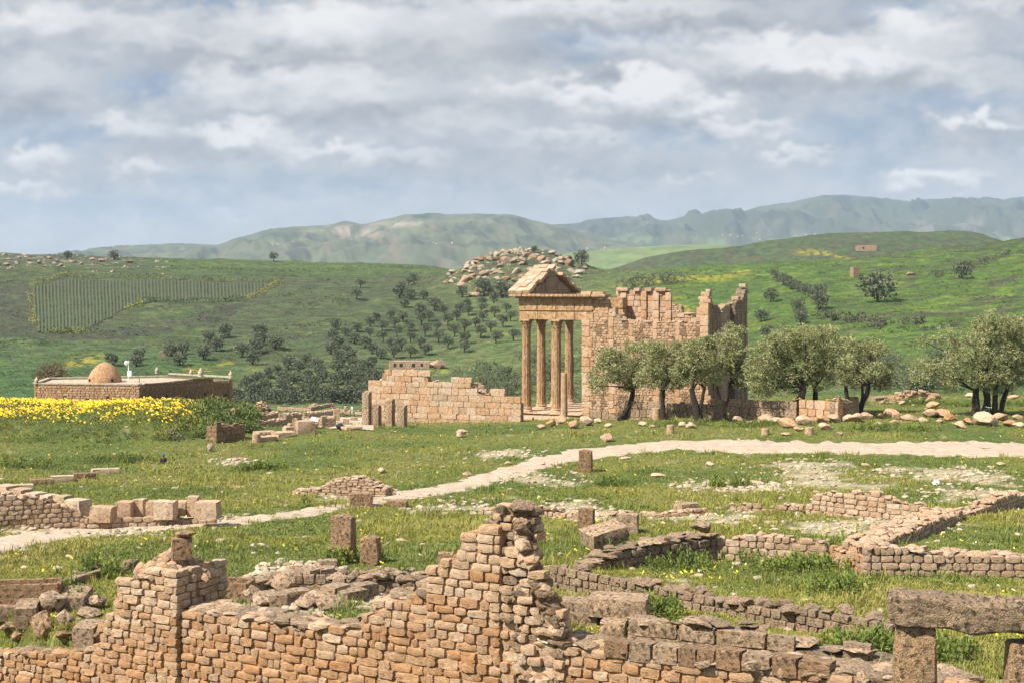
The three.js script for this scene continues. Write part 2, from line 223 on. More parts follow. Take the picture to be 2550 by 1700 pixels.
function groundColor(x, z, c = tmpC) {
  const d = -z, px = 1275 + F * x / Math.max(d, 1), a = fbm(x / 22, z / 22, 4), b = fbm(x / 5 + 8, z / 5, 3), e = fbm(x / 70 + 3, z / 70 - 8, 3);
  if (d < 215) {
    c[0] = .17; c[1] = .20; c[2] = .03; blend(c, .105, .155, .02, ss(-.1, .35, a)); blend(c, .20, .20, .05, ss(.05, .4, -a) * .8); blend(c, .24, .22, .06, ss(.12, .36, b) * .4);
    const bare = bareAt(x, z) + b * .9 + ss(.3, .5, fbm(x / 2.3, z / 2.3, 3)) * .2; blend(c, .60, .46, .30, ss(.42, .75, bare));
    blend(c, .58, .46, .33, ss(148, 153, d) * ss(184, 178, d) * ss(560, 620, px) * ss(932, 920, px) * ss(-.5, .1, b + .3));
    blend(c, .06, .13, .02, ss(178, 200, d));
    return c;
  }
  const left = ss(1250, 950, px), right = ss(1500, 1750, px);
  c[0] = .125; c[1] = .16; c[2] = .04;                                      // grove slope
  blend(c, .17, .175, .055, ss(-.1, .3, a) * .7);
  const lh = left * ss(300, 430, d);
  blend(c, .072, .098, .028, lh); blend(c, .125, .145, .042, lh * ss(-.05, .3, a) * .75); blend(c, .07, .075, .033, lh * ss(.08, .3, e) * .6);
  blend(c, .055, .125, .022, ss(700, 450, px) * ss(440, 330, d) * .9);          // green hollow below the field
  blend(c, .085, .13, .03, lh * ss(620, 680, d) * ss(250, 500, px)); blend(c, .11, .16, .03, lh * ss(.2, .5, Math.sin(d / 9 + x / 90)) * ss(640, 690, d) * ss(300, 520, px) * .8);
  blend(c, .075, .08, .045, lh * ss(680, 740, d) * ss(450, 250, px) * ss(-.3, .2, b)); blend(c, .26, .23, .19, lh * ss(660, 720, d) * ss(420, 200, px) * ss(.1, .3, fbm(x / 7, z / 12, 4)));
  const rg = right * ss(240, 330, d);
  blend(c, .085, .148, .012, rg * .95); blend(c, .155, .205, .022, rg * ss(.05, .4, fbm(x / 40, z / 25, 4)) * .7); blend(c, .085, .085, .04, rg * ss(.12, .34, fbm(x / 26 + 31, z / 18, 4)) * ss(1900, 2250, px) * .9);
  blend(c, .06, .06, .03, rg * ss(2300, 2420, px) * ss(540, 600, d) * ss(-.25, .1, b + a));
  blend(c, .085, .095, .04, ss(640, 720, d) * ss(1350, 1500, px)); blend(c, .075, .13, .035, ss(700, 760, d) * ss(1500, 1700, px) * ss(-.2, .3, a)); blend(c, .12, .105, .055, ss(700, 760, d) * ss(1350, 1500, px) * ss(.1, .4, e + b * .4) * .7);
  const kx = XZ(1285, 590), kn = bump(x, z, kx[0], kx[1], 31, 52); blend(c, .10, .11, .045, kn); blend(c, .16, .13, .08, kn * ss(.05, .3, b));
  if (d > 300 && d < 760 && px < 1100) { if (inside(SOIL, x, z)) blend(c, .062, .058, .034, .75 * ss(-.35, .1, b + .1)); if (inside(PLOUGH, x, z)) { blend(c, .10, .105, .045, .5); blend(c, .055, .085, .025, .5 * ss(.2, .8, Math.sin((x * .8 + z * .6) * 1.8))); } if (inside(FIELD, x, z)) { c[0] = .075; c[1] = .064; c[2] = .04; } }
  { const w = 1 + fbm(x / 8 + 60, z / 6, 4) * .7 + n2(x / 1.6, z / 2.2) * .12; c[0] *= w; c[1] *= w; c[2] *= w; }
  for (const f of YELLOW) { const q = Math.hypot((x - f[0]) / f[2], (z - f[1]) / f[3]); if (q < 1.3) blend(c, .46, .36, .02, ss(1.3, .3, q) * ss(-.08, .2, fbm(x / 3.5, z / 6, 4) + .05) * .9); }
  return c;
}
{
  const NA = 500, a0 = (-900 - 1275) / F, a1 = (3450 - 1275) / F;
  const sheet = (spans, tile) => {
    const rows = []; for (const [p, q, n] of spans) for (let i = 0; i < n; i++) rows.push(p * Math.pow(q / p, i / n)); rows.push(spans[spans.length - 1][1]);
    const NR = rows.length - 1, pos = new Float32Array((NA + 1) * (NR + 1) * 3), col = new Float32Array(pos.length), uv = new Float32Array((NA + 1) * (NR + 1) * 2), idx = [];
    for (let j = 0, k = 0; j <= NR; j++) for (let i = 0; i <= NA; i++, k++) {
      const s = i / NA * 2 - 1, d = rows[j], kx = mix(a0, a1, .5) + (a1 - a0) / 2 * (s * .64 + s * s * s * .36), x = kx * d, z = -d;
      pos[k * 3] = x; pos[k * 3 + 1] = ground(x, z); pos[k * 3 + 2] = z; groundColor(x, z); col.set(tmpC, k * 3); uv[k * 2] = x / tile + fbm(x / tile / 3, z / tile / 3, 2) * .5; uv[k * 2 + 1] = z / tile + x / tile * .3;
      if (i < NA && j < NR) idx.push(k, k + 1, k + NA + 1, k + 1, k + NA + 2, k + NA + 1);
    }
    const g = new THREE.BufferGeometry(); g.setAttribute('position', new THREE.BufferAttribute(pos, 3)); g.setAttribute('color', new THREE.BufferAttribute(col, 3)); g.setAttribute('uv', new THREE.BufferAttribute(uv, 2)); g.setIndex(idx); g.computeVertexNormals(); return g;
  };
  struct('ground', sheet([[9, 215, 220]], 7), std(lin(1.25, 1.25, 1.25), { vertexColors: true, map: turfMap, bumpMap: turfMap, bumpScale: .1 }), 'grassy ground of the ruined town', 'ground');
  struct('terrain', sheet([[214.8, 780, 340], [780, 1300, 40], [1300, 2500, 20]], 43), std(lin(1.25, 1.25, 1.25), { vertexColors: true, map: turfMap, bumpMap: turfMap, bumpScale: .5 }), 'green hillsides rolling to the skyline', 'terrain');
}
// worn earth paths, a little above the turf
PATHS.forEach((c, n) => {
  const N = 220, K = 8, p = [], uv = [], idx = [];
  for (let i = 0; i <= N; i++) {
    const o = c.getPoint(i / N), t = c.getTangent(i / N), l = Math.hypot(t.x, t.z), nx = -t.z / l, nz = t.x / l;
    for (let k = 0; k <= K; k++) { const s = k / K * 2 - 1, edge = o.y * (1 + .42 * fbm(o.x / 1.6 + (s > 0 ? 50 : 0), o.z / 1.6, 3)), x = o.x + nx * s * edge, z = o.z + nz * s * edge; p.push(x, ground(x, z) + .055 * (1 - Math.pow(Math.abs(s), 6)) + .012 * n2(x * 1.3, z * 1.3) - .02 * Math.pow(Math.abs(s), 8), z); uv.push(x / 4, z / 4); if (i < N && k < K) { const q = i * (K + 1) + k; idx.push(q, q + 1, q + K + 1, q + 1, q + K + 2, q + K + 1); } }
  }
  const g = new THREE.BufferGeometry(); g.setAttribute('position', new THREE.Float32BufferAttribute(p, 3)); g.setAttribute('uv', new THREE.Float32BufferAttribute(uv, 2)); g.setIndex(idx); g.computeVertexNormals();
  const ny = g.attributes.normal.getY(40); if (ny < 0) { g.setIndex(idx.map((_, i) => idx[i - i % 3 + [0, 2, 1][i % 3]])); g.computeVertexNormals(); }
  struct('path', g, M.path, n ? 'pale earth track climbing to the olive trees' : 'worn earth footpath curving in from the left', 'path');
});
// ---------- far ranges ----------
function range(name, label, prof, d0, d1, base, cols, seed, relief, extra) {
  // prof: skyline as photo x, y; the ridge stands at d1 and comes down to base at d0, and falls again behind
  const NX = 340, NZ = 90, x0 = prof[0][0], x1 = prof[prof.length - 1][0], pos = [], col = [], idx = [], crest = (px) => { let i = 0; while (i < prof.length - 2 && px > prof[i + 1][0]) i++; const t = clamp((px - prof[i][0]) / (prof[i + 1][0] - prof[i][0])); return mix(prof[i][1], prof[i + 1][1], mix(t, t * t * (3 - 2 * t), .55)); };
  for (let j = 0, k = 0; j <= NZ; j++) for (let i = 0; i <= NX; i++, k++) {
    const s = j / NZ * 1.25, px = mix(x0, x1, i / NX), d = mix(d0, d1, s), x = (px - 1275) / F * d, top = (HORIZON - crest(px)) / F * d1;
    const rise = s <= 1 ? Math.sin(Math.pow(s, 1.15) * Math.PI / 2) : Math.cos((s - 1) * 4);
    const gully = Math.abs(fbm(x / (d1 * .055) + seed, d / (d1 * .13), 5)), lump = fbm(x / (d1 * .12) + seed + 9, d / (d1 * .2), 4);
    const w = Math.sin(clamp(s) * Math.PI) * ss(1.0, .55, s), h = mix(base, top, rise) + (lump * .55 - gully * .9 + .2) * relief * w + fbm(x / (d1 * .012), d / (d1 * .02) + seed, 3) * relief * .02 * Math.min(1, s * 3);
    pos.push(x, EYE + h, -d);
    const c = cols[0].slice(), m1 = fbm(x / (d1 * .06) + seed, d / (d1 * .08), 5), m2 = fbm(x / (d1 * .022) - seed, d / (d1 * .05), 4), m3 = fbm(x / (d1 * .035) + 40, d / (d1 * .05) + seed, 4);
    blend(c, ...cols[1], ss(-.05, .3, m1)); blend(c, ...cols[2], ss(.12, .28, m2) * .8); blend(c, ...cols[3], ss(.2, .34, m3) * .8); if (extra) extra(c, px, HORIZON - h / d * F, s, m2, m3);
    col.push(...c); if (i < NX && j < NZ) idx.push(k, k + 1, k + NX + 1, k + 1, k + NX + 2, k + NX + 1);
  }
  const g = new THREE.BufferGeometry(); g.setAttribute('position', new THREE.Float32BufferAttribute(pos, 3)); g.setAttribute('color', new THREE.Float32BufferAttribute(col, 3)); g.setIndex(idx); g.computeVertexNormals();
  struct(name, g, std(0xffffff, { vertexColors: true }), label, 'mountain');
}
range('mountain_range', 'pale green mountain with bare tan summits in the middle distance', [[-400, 650], [60, 648], [240, 624], [300, 617], [430, 611], [540, 613], [600, 598], [680, 576], [740, 568], [810, 566], [860, 556], [905, 563], [960, 552], [1010, 541], [1090, 538], [1110, 541], [1180, 538], [1270, 544], [1330, 558], [1400, 570], [1460, 590], [1560, 606], [1700, 640], [1800, 690]], 2600, 5200, -60,
  [[.07, .088, .05], [.09, .108, .055], [.115, .105, .072], [.035, .048, .034]], 13, 70, (c, px, py, s, m2, m3) => { blend(c, .30, .25, .19, Math.exp(-(((px - 860) / 75) ** 2 + ((py - 580) / 16) ** 2)) * ss(-.2, .2, m2) + Math.exp(-(((px - 1000) / 70) ** 2 + ((py - 558) / 8) ** 2)) * .8 * ss(-.3, .1, m3)); blend(c, .03, .055, .03, ss(690, 680, py) * Math.exp(-(((px - 690) / 60) ** 2 + ((py - 584) / 9) ** 2)) + ss(40, 10, Math.abs(px - 1050)) * ss(546, 542, py)); });
range('mountain_range', 'long blue green mountain ridge rising at the right', [[900, 660], [1200, 600], [1330, 567], [1400, 563], [1500, 556], [1620, 549], [1650, 556], [1740, 540], [1810, 528], [1850, 532], [1900, 520], [1960, 512], [2010, 501], [2050, 494], [2110, 497], [2200, 504], [2260, 507], [2330, 501], [2390, 500], [2440, 503], [2500, 508], [2560, 507], [2800, 515], [3100, 560]], 3900, 7600, -90,
  [[.042, .056, .037], [.055, .072, .04], [.078, .08, .055], [.024, .036, .028]], 29, 150, (c, px, py, s, m2, m3) => { blend(c, .045, .062, .045, ss(2050, 2250, px) * .8 * ss(580, 540, py)); blend(c, .12, .115, .10, ss(2250, 2330, px) * ss(-.05, .2, m2) * ss(536, 550, py) * ss(620, 590, py) * .8); blend(c, .12, .17, .06, ss(575, 600, py) * ss(-.1, .2, m3) * .7); });
range('low_hill', 'pale green low hill below the far ridge', [[1180, 690], [1330, 650], [1440, 628], [1560, 618], [1680, 611], [1790, 610], [1880, 618], [2000, 640], [2150, 690]], 1500, 2300, -45, [[.11, .165, .055], [.14, .19, .06], [.12, .13, .06], [.08, .12, .045]], 47, 9);
// ---------- masonry ----------
const merged = { ochre: 0 };
const tinted = (map, bs) => std(0xffffff, { vertexColors: true, map, bumpMap, bumpScale: bs });
const FILLMAT = { ochre: tinted(stoneMap, .03), pale: tinted(stoneMap, .03), orange: tinted(stoneMap, .03), warm: tinted(stoneMap, .03), temple: tinted(stoneMap, .03), grey: tinted(lichenMap, .05), brown: tinted(lichenMap, .05) };
const qd = new THREE.Quaternion(), eu = new THREE.Euler(), mt = new THREE.Matrix4();
// stones: {x,y,z,sx,sy,sz,rx,ry,rz,set,mat,geo}; the largest in view become parts, the rest one joined part
function lay(group, stones, budget, name = 'stone') {
  group.updateMatrixWorld(true); const v = V();
  for (const s of stones) { v.set(s.x, s.y, s.z).applyMatrix4(group.matrixWorld); const d = -v.z, px = 1275 + F * v.x / d, py = HORIZON - F * (v.y - EYE) / d; s.rank = (px > 0 && px < 2550 && py < 1700 ? 1 : 0) * Math.min(s.sx, 1.5) * s.sy / d / d * (s.z < -.3 && s.back ? .2 : 1) * (1 + .4 * hash(s.x, s.y)); }
  stones.sort((a, b) => b.rank - a.rank);
  const rest = {};
  stones.forEach((s, i) => {
    let geo = s.geo || STONES[Math.floor(hash(s.x * 3.1, s.y * 7.7) * STONES.length)], set = M[s.set || 'ochre'], mi = s.mat ?? Math.floor(hash(s.x * 5.3 + s.z, s.y * 2.9) * set.length);
    if (s.geo && Math.max(s.sx, s.sy, s.sz) > .85 && i < budget && s.rank > 0) { const q = geo.clone().scale(s.sx, s.sy, s.sz), m = mesh(name, boxUV(q, .55, hash(s.x, s.y) * 7), set[mi % set.length], group); m.position.set(s.x, s.y, s.z); m.rotation.set(s.rx || 0, s.ry || 0, s.rz || 0); }
    else if (i < budget && s.rank > 0) { const m = mesh(name, geo, set[mi % set.length], group); m.position.set(s.x, s.y, s.z); m.scale.set(s.sx, s.sy, s.sz); m.rotation.set(s.rx || 0, s.ry || 0, s.rz || 0); }
    else { mt.compose(v.set(s.x, s.y, s.z), qd.setFromEuler(eu.set(s.rx || 0, s.ry || 0, s.rz || 0)), V(s.sx, s.sy, s.sz)); const g = geo.clone().applyMatrix4(mt), c = set[mi % set.length].color, n = g.attributes.position.count, a = new Float32Array(n * 3); for (let k = 0; k < n; k++) { a[k * 3] = c.r; a[k * 3 + 1] = c.g; a[k * 3 + 2] = c.b; } g.setAttribute('color', new THREE.BufferAttribute(a, 3)); (rest[s.set || 'ochre'] ??= []).push(g); }
  });
  for (const k in rest) { const m = mesh('stone_fill', mergeGeometries(rest[k]), FILLMAT[k], group); m.userData.kind = 'stuff'; }
}
const lerpProf = (pr, u) => { let i = 0; while (i < pr.length - 2 && u > pr[i + 1][0]) i++; const t = clamp((u - pr[i][0]) / Math.max(1e-6, pr[i + 1][0] - pr[i][0])); return mix(pr[i][1], pr[i + 1][1], t); };
// courses of stones on a face from u0 to u1 between bot and top(u); local x along the wall, z out of it
function courses(out, r, o) {
  const { u0, u1, bot, top, ch, len, z = 0, depth = .35, set = 'ochre', setAt, jit = .03, geo, turn = 0, gap = .94, ox = 0, oz = 0 } = o; let y = bot; const c = Math.cos(turn), s = Math.sin(turn);
  let row = 0; const maxTop = Math.max(...Array.from({ length: 60 }, (_, i) => top(mix(u0, u1, i / 59))));
  while (y < maxTop) {
    const h = ch * (o.wild ? (.84 + r() * .34) : .82 + r() * .36), wv = r() * 50; let u = u0 - (row % 2) * len[0] * .5 * r();
    while (u < u1) {
      let l = mix(len[0], len[1], Math.pow(r(), 1.4)); if (u + l > u1 - len[0] * .5) l = u1 - u + .02; const a = Math.max(u, u0), w = u + l - a, m = a + w / 2;
      if (w > .06 && y + h * .6 < top(m) && !(o.skip && o.skip(m, y))) { const dz = depth * (.85 + r() * .3), zz = z - dz / 2 + (r() - .35) * jit * 2; const lx = m, lz = zz; const hh = o.wild ? h * (.9 + r() * .13) : h, lift = o.wild ? n2(m * .4, wv) * h * .1 : 0; out.push({ x: ox + lx * c + lz * s, y: y + h / 2 + lift, z: oz - lx * s + lz * c, sx: w * (gap + .06 * r()), sy: hh * (gap + .07 * r()), sz: dz, ry: turn + (r() - .5) * .06, rz: (r() - .5) * (o.wild ? .06 : .035), set: setAt ? setAt(m, y, r) : set, geo: geo && geo[Math.floor(r() * geo.length)], back: turn !== 0 }); }
      u += l;
    }
    y += h; row++;
  }
}
function core(group, prof, bot, z0, z1, mat, name = 'core') {
  const sh = new THREE.Shape(); sh.moveTo(prof[0][0], bot); for (const [u, y] of prof) sh.lineTo(u, Math.max(bot + .02, y)); sh.lineTo(prof[prof.length - 1][0], bot); sh.closePath();
  let g = new THREE.ExtrudeGeometry(sh, { depth: z1 - z0, bevelEnabled: false }); g.translate(0, 0, z0); g = boxUV(g, .5); return mesh(name, g, mat, group);
}
const yawOf = (a, b) => Math.atan2(-(b.z - a.z), b.x - a.x);
// rough stones strewn over the top of a wall
function topRubble(out, r, prof, z0, z1, size, n, set, flat = .55) {
  const u0 = prof[0][0], u1 = prof[prof.length - 1][0];
  for (let i = 0; i < n; i++) { const u = mix(u0, u1, r()), s = size * (.5 + r() * .9), z = mix(z0, z1, r()); out.push({ x: u, y: lerpProf(prof, u) + s * flat * .22, z, sx: s * (1 + r() * .5), sy: s * flat * (.7 + .6 * r()), sz: s, ry: r() * 3, rx: (r() - .5) * .4, rz: (r() - .5) * .4, set: typeof set === 'function' ? set(u) : set, geo: pick(CHIPS, r) }); }
}
const FOOT = [];                                        // where walls stand, so that no grass grows through them
// a low wall between two ground points; tops: [share along, height] pairs
function lowWall(o) {
  const { a, b, name = 'ruined_wall', label, category = 'wall', group, tops, thick = .7, ch = .22, len = [.25, .6], set = 'pale', budget = 120, rubble = 1, mat, seed = 1, sink = .5, depth, geo, capSize = .34, flat } = o, r = rng(seed), L = Math.hypot(b.x - a.x, b.z - a.z), base = o.base ?? Math.min(a.y, b.y), g = thing(name, label, category, V(a.x, base, a.z), group);
  FOOT.push([a.x, a.z, b.x, b.z, thick]); g.rotation.y = yawOf(a, b); const slope = (u) => mix(a.y, b.y, u / L) - base, prof = []; const N = Math.max(8, Math.round(L / .5));
  for (let i = 0; i <= N; i++) { const u = i / N * L; prof.push([u, slope(u) + lerpProf(tops, i / N) + fbm(u * 1.1 + seed * 7, seed, 3) * (o.rag ?? .14)]); }
  const top = (u) => lerpProf(prof, u), st = [], cp = prof.map(([u, y]) => [u, y - ch * .45]);
  core(g, cp.map(([u, y], i) => [i === 0 ? .1 : i === cp.length - 1 ? u - .1 : u, y]), -sink, -thick + .08, -.07, mat || M.mortarPale);
  courses(st, r, { u0: 0, u1: L, bot: -Math.min(sink, .25), top, ch, len, set, depth: depth || .3, geo });
  courses(st, r, { u0: 0, u1: thick, bot: -.2, top: () => top(L - .1), ch, len, set, turn: Math.PI / 2, ox: L - .02, oz: 0, depth: .25, geo });
  courses(st, r, { u0: 0, u1: thick, bot: -.2, top: () => top(.1), ch, len, set, turn: -Math.PI / 2, ox: .02, oz: -thick, depth: .25, geo });
  topRubble(st, r, cp.map(([u, y]) => [u, y + ch * .25]), -thick + .1, -.1, capSize, Math.round(L * thick * 5 * rubble), set, flat);
  lay(g, st, budget); return g;
}
// one squared block or boulder standing on the ground where the photo shows its foot
function block(px, py, w, h, dp, yaw, set, label, o = {}) {
  const p = o.p || hit(px, py, o.from || 20), geo = o.geo || BLOCKS[Math.floor(hash(px, py) * BLOCKS.length)], S = M[set];
  const m = solo(o.name || 'stone_block', boxUV(geo.clone().scale(w, h * 1.06, dp), .6, hash(px, py) * 9), S[Math.floor(hash(px * 3, py) * S.length)], label, o.category || 'stone', o.group);
  m.position.set(p.x, p.y + h / 2 - h * .06 + (o.lift || 0), p.z - dp * .4); m.rotation.set(o.rx || 0, yaw, o.rz || 0); return m;
}
const rock = (px, py, w, h, set, label, o = {}) => block(px, py, w, h, w * (o.dr || .8), o.yaw ?? hash(px, py) * 6, set, label, { name: 'boulder', category: 'boulder', geo: pick(ROCKS, () => hash(px * 1.7, py * 3.3)), ...o });
// ---------- the long coursed wall in the foreground ----------
{
  const inv = (px) => .0278 + 4.6e-6 * (px - 1275), pt = (px) => { const d = 1 / inv(px); return V((px - 1275) / F * d, 0, -d); }, A = pt(-160), B = pt(2420), yaw = yawOf(A, B), L = A.distanceTo(B), BASE = 6.4;
  const U = (px) => pt(px).distanceTo(A), Y = (px, py) => EYE + (HORIZON - py) / F / inv(px) - BASE;
  const prof = (l) => l.map(([px, py]) => [U(px), Y(px, py)]);
  const g = thing('ruined_wall', 'long ochre wall of coursed small stones with two broken piers across the foreground', 'wall', V(A.x, BASE, A.z)); g.rotation.y = yaw;
  const r = rng(77), st = [], lowSet = (u, y, q) => { const k = y - lerpProf(soil, u) + fbm(u / 2.2, y / 1.4, 3) * 1.3; return k < -.2 ? (q() < .6 ? 'orange' : 'ochre') : k < .8 ? (q() < .8 ? 'ochre' : 'warm') : q() < .72 ? 'warm' : q() < .6 ? 'pale' : 'ochre'; };
  const soil = prof([[-160, 1650], [0, 1650], [250, 1620], [440, 1590], [800, 1600], [1240, 1570], [1300, 1660], [2400, 1730]]);
  const ang = (u) => { const x = A.x + (B.x - A.x) * u / L, z = A.z + (B.z - A.z) * u / L; return [x, -z]; }, below = (u, y) => { const d = ang(u)[1]; return HORIZON - F * (y + BASE - EYE) / d > 1740; };
  const seg = (p, z, thick, o = {}) => {
    const pr = prof(p), u0 = pr[0][0], u1 = pr[pr.length - 1][0], top = (u) => lerpProf(pr, u), rag = pr.map(([u, y]) => [u, y - .1]);
    core(g, o.end ? rag.map(([u, y], i) => [i === rag.length - 1 ? u - .12 : u, y]) : rag, -.4, z - thick, z - .09, M.mortar, o.core || 'core');
    courses(st, r, { u0, u1, bot: -.3, skip: below, top, ch: .235, len: o.len || [.2, .82], z, depth: .4, setAt: lowSet, jit: .035, gap: .98, wild: 1 });
    if (o.end) courses(st, r, { u0: 0, u1: thick, bot: 2.4, top: () => top(u1) - .05, ch: .235, len: [.22, .55], set: 'pale', turn: Math.PI / 2, ox: u1 - .03, oz: z, jit: .07, depth: .3 });
    if (o.rubble) topRubble(st, r, rag, z - thick + .1, z - .2, o.size || .42, o.rubble, o.rubSet || 'grey', o.flat ?? .5);
    return { u0, u1, pr };
  };
  seg([[-160, 1628], [0, 1630], [60, 1622], [150, 1630], [215, 1618], [256, 1598]], 0, 1.1, { rubble: 150, rubSet: () => (r() < .6 ? 'grey' : 'ochre'), core: 'core' });
  // left pier
  seg([[252, 1596], [262, 1566], [270, 1566], [277, 1523], [284, 1523], [288, 1479], [293, 1479], [295, 1437], [330, 1437], [380, 1436], [384, 1420], [446, 1424]], .14, 2.3, { end: 1 });
  { const u0 = U(300), u1 = U(444), y0 = Y(380, 1436), um = mix(u0, u1, .55); for (let i = 0; i < 330; i++) { const e = r(), q = Math.sqrt(r()), a = r() * 6.283, s = .2 + r() * .26, k = 1 - e * .8; st.push({ x: um + Math.cos(a) * q * (u1 - u0) * .56 * k, y: y0 - .05 + e * .75 * (1 - q * .45), z: -1.0 + Math.sin(a) * q * 1.2 * k, sx: s * 1.4, sy: s * (.5 + r() * .4), sz: s, ry: r() * 3, rx: (r() - .5) * .8, rz: (r() - .5) * .8, set: r() < .5 ? 'ochre' : r() < .6 ? 'warm' : 'grey', geo: pick(CHIPS, r) }); } }
  // middle stretch
  seg([[446, 1512], [600, 1534], [764, 1562], [850, 1560], [884, 1556], [897, 1530], [926, 1528], [932, 1494], [1052, 1480], [1066, 1478]], -.02, 1.3, { rubble: 210, size: .46, flat: .32, rubSet: () => (r() < .7 ? 'grey' : 'pale') });
  // tall pier
  seg([[1062, 1476], [1072, 1455], [1076, 1414], [1099, 1412], [1102, 1392], [1124, 1390], [1130, 1370], [1144, 1368], [1148, 1342], [1156, 1340], [1160, 1315], [1196, 1313], [1202, 1300], [1222, 1296], [1247, 1300]], .08, 1.5, { len: [.3, .72] });
  { // its ragged rubble heart leaning off to the right
    const p = prof([[1196, 1300], [1234, 1262], [1290, 1256], [1322, 1266], [1332, 1340], [1345, 1400], [1378, 1466], [1408, 1530], [1416, 1580]]); core(g, p.map(([u, y], i) => [u - (i > 2 ? .55 : .1), y - .15]), 2, -.75, -.3, M.mortarGrey);
    const pr = (u) => lerpProf(p, u); courses(st, r, { u0: U(1246), u1: U(1404), bot: -.3, skip: below, top: (u) => Math.min(pr(u + .15), Y(1246, 1345)) , ch: .26, len: [.25, .6], z: .04, depth: .42, setAt: (u, y, q) => (q() < .6 ? 'warm' : q() < .5 ? 'pale' : 'grey'), jit: .09, gap: .95, wild: 1 });
    courses(st, r, { u0: U(1222), u1: U(1326), bot: Y(1246, 1345), top: (u) => pr(u), ch: .22, len: [.25, .7], z: -.15, depth: .5, setAt: (u, y, q) => (q() < .6 ? 'warm' : 'grey'), jit: .12, gap: .95, wild: 1 });
    for (let i = 0; i < 95; i++) { const u = mix(U(1255), U(1400), r()), y = mix(3.4, pr(u + .2) - .15, r()), s = .22 + r() * .28; st.push({ x: u, y, z: -.1 - r() * .25 + (y > 5.8 ? -.1 : 0), sx: s * 1.3, sy: s * .7, sz: s, ry: r() * 3, rx: r() - .5, rz: (r() - .5) * .6, set: r() < .4 ? 'grey' : r() < .6 ? 'warm' : 'brown', geo: pick(CHIPS, r) }); }
    for (let i = 0; i < 260; i++) { const t = 3 + Math.pow(r(), .8) * 5, a = Math.min(7, Math.floor(t)), f = t - a, zz = -.75 + r() * .75, u = mix(p[a][0], p[a + 1][0], f) - .2 - r() * .15 + zz * .58, y = mix(p[a][1], p[a + 1][1], f) - .1 - r() * .12, s = .22 + r() * .26; st.push({ x: u, y, z: zz, sx: s, sy: s * .75, sz: s * 1.2, ry: r() * 3, rx: r() - .5, rz: r() - .5, set: r() < .4 ? 'grey' : r() < .5 ? 'brown' : 'warm', geo: pick(CHIPS, r) }); }
    topRubble(st, r, p.slice(1, 4).map(([u, y]) => [u, y - .1]), -.6, 0, .3, 26, 'grey', .6);
  }
  // right stretch, larger lichened capstones along its top
  const right = seg([[1246, 1560], [1330, 1584], [1468, 1612], [1700, 1640], [1758, 1640], [1918, 1660], [2030, 1672], [2240, 1690], [2420, 1708]], -.02, 1.25, { rubble: 240, size: .5, flat: .34, rubSet: () => (r() < .75 ? 'grey' : 'pale') });
  { let u = U(1500); while (u < U(2060)) { const w = .45 + r() * .45; st.push({ x: u + w / 2, y: lerpProf(right.pr, u + w / 2) + .02, z: -.24, sx: w * .96, sy: .36 + r() * .14, sz: .5, ry: (r() - .5) * .08, set: r() < .5 ? 'grey' : 'brown', geo: pick(BLOCKS, r) }); u += w; } }
  lay(g, st, 300);
}
// dark stone and capstone on the left pier
{
  const d = 1 / (.0278 + 4.6e-6 * (452 - 1275)) + 1.0, p = P3(452, 1382, d), q = P3(460, 1346, d);
  block(0, 0, .62, .62, .5, .3, 'brown', 'dark upright stone standing on the rubble top of the left pier', { p: V(p.x, p.y - .05, p.z + .2), name: 'upright_stone' });
  block(1, 0, .66, .2, .55, .5, 'brown', 'orange lichened capstone lying on the dark stone of the left pier', { p: V(q.x, q.y + .14, q.z + .22), name: 'capstone', geo: ROCKS[3] });
}
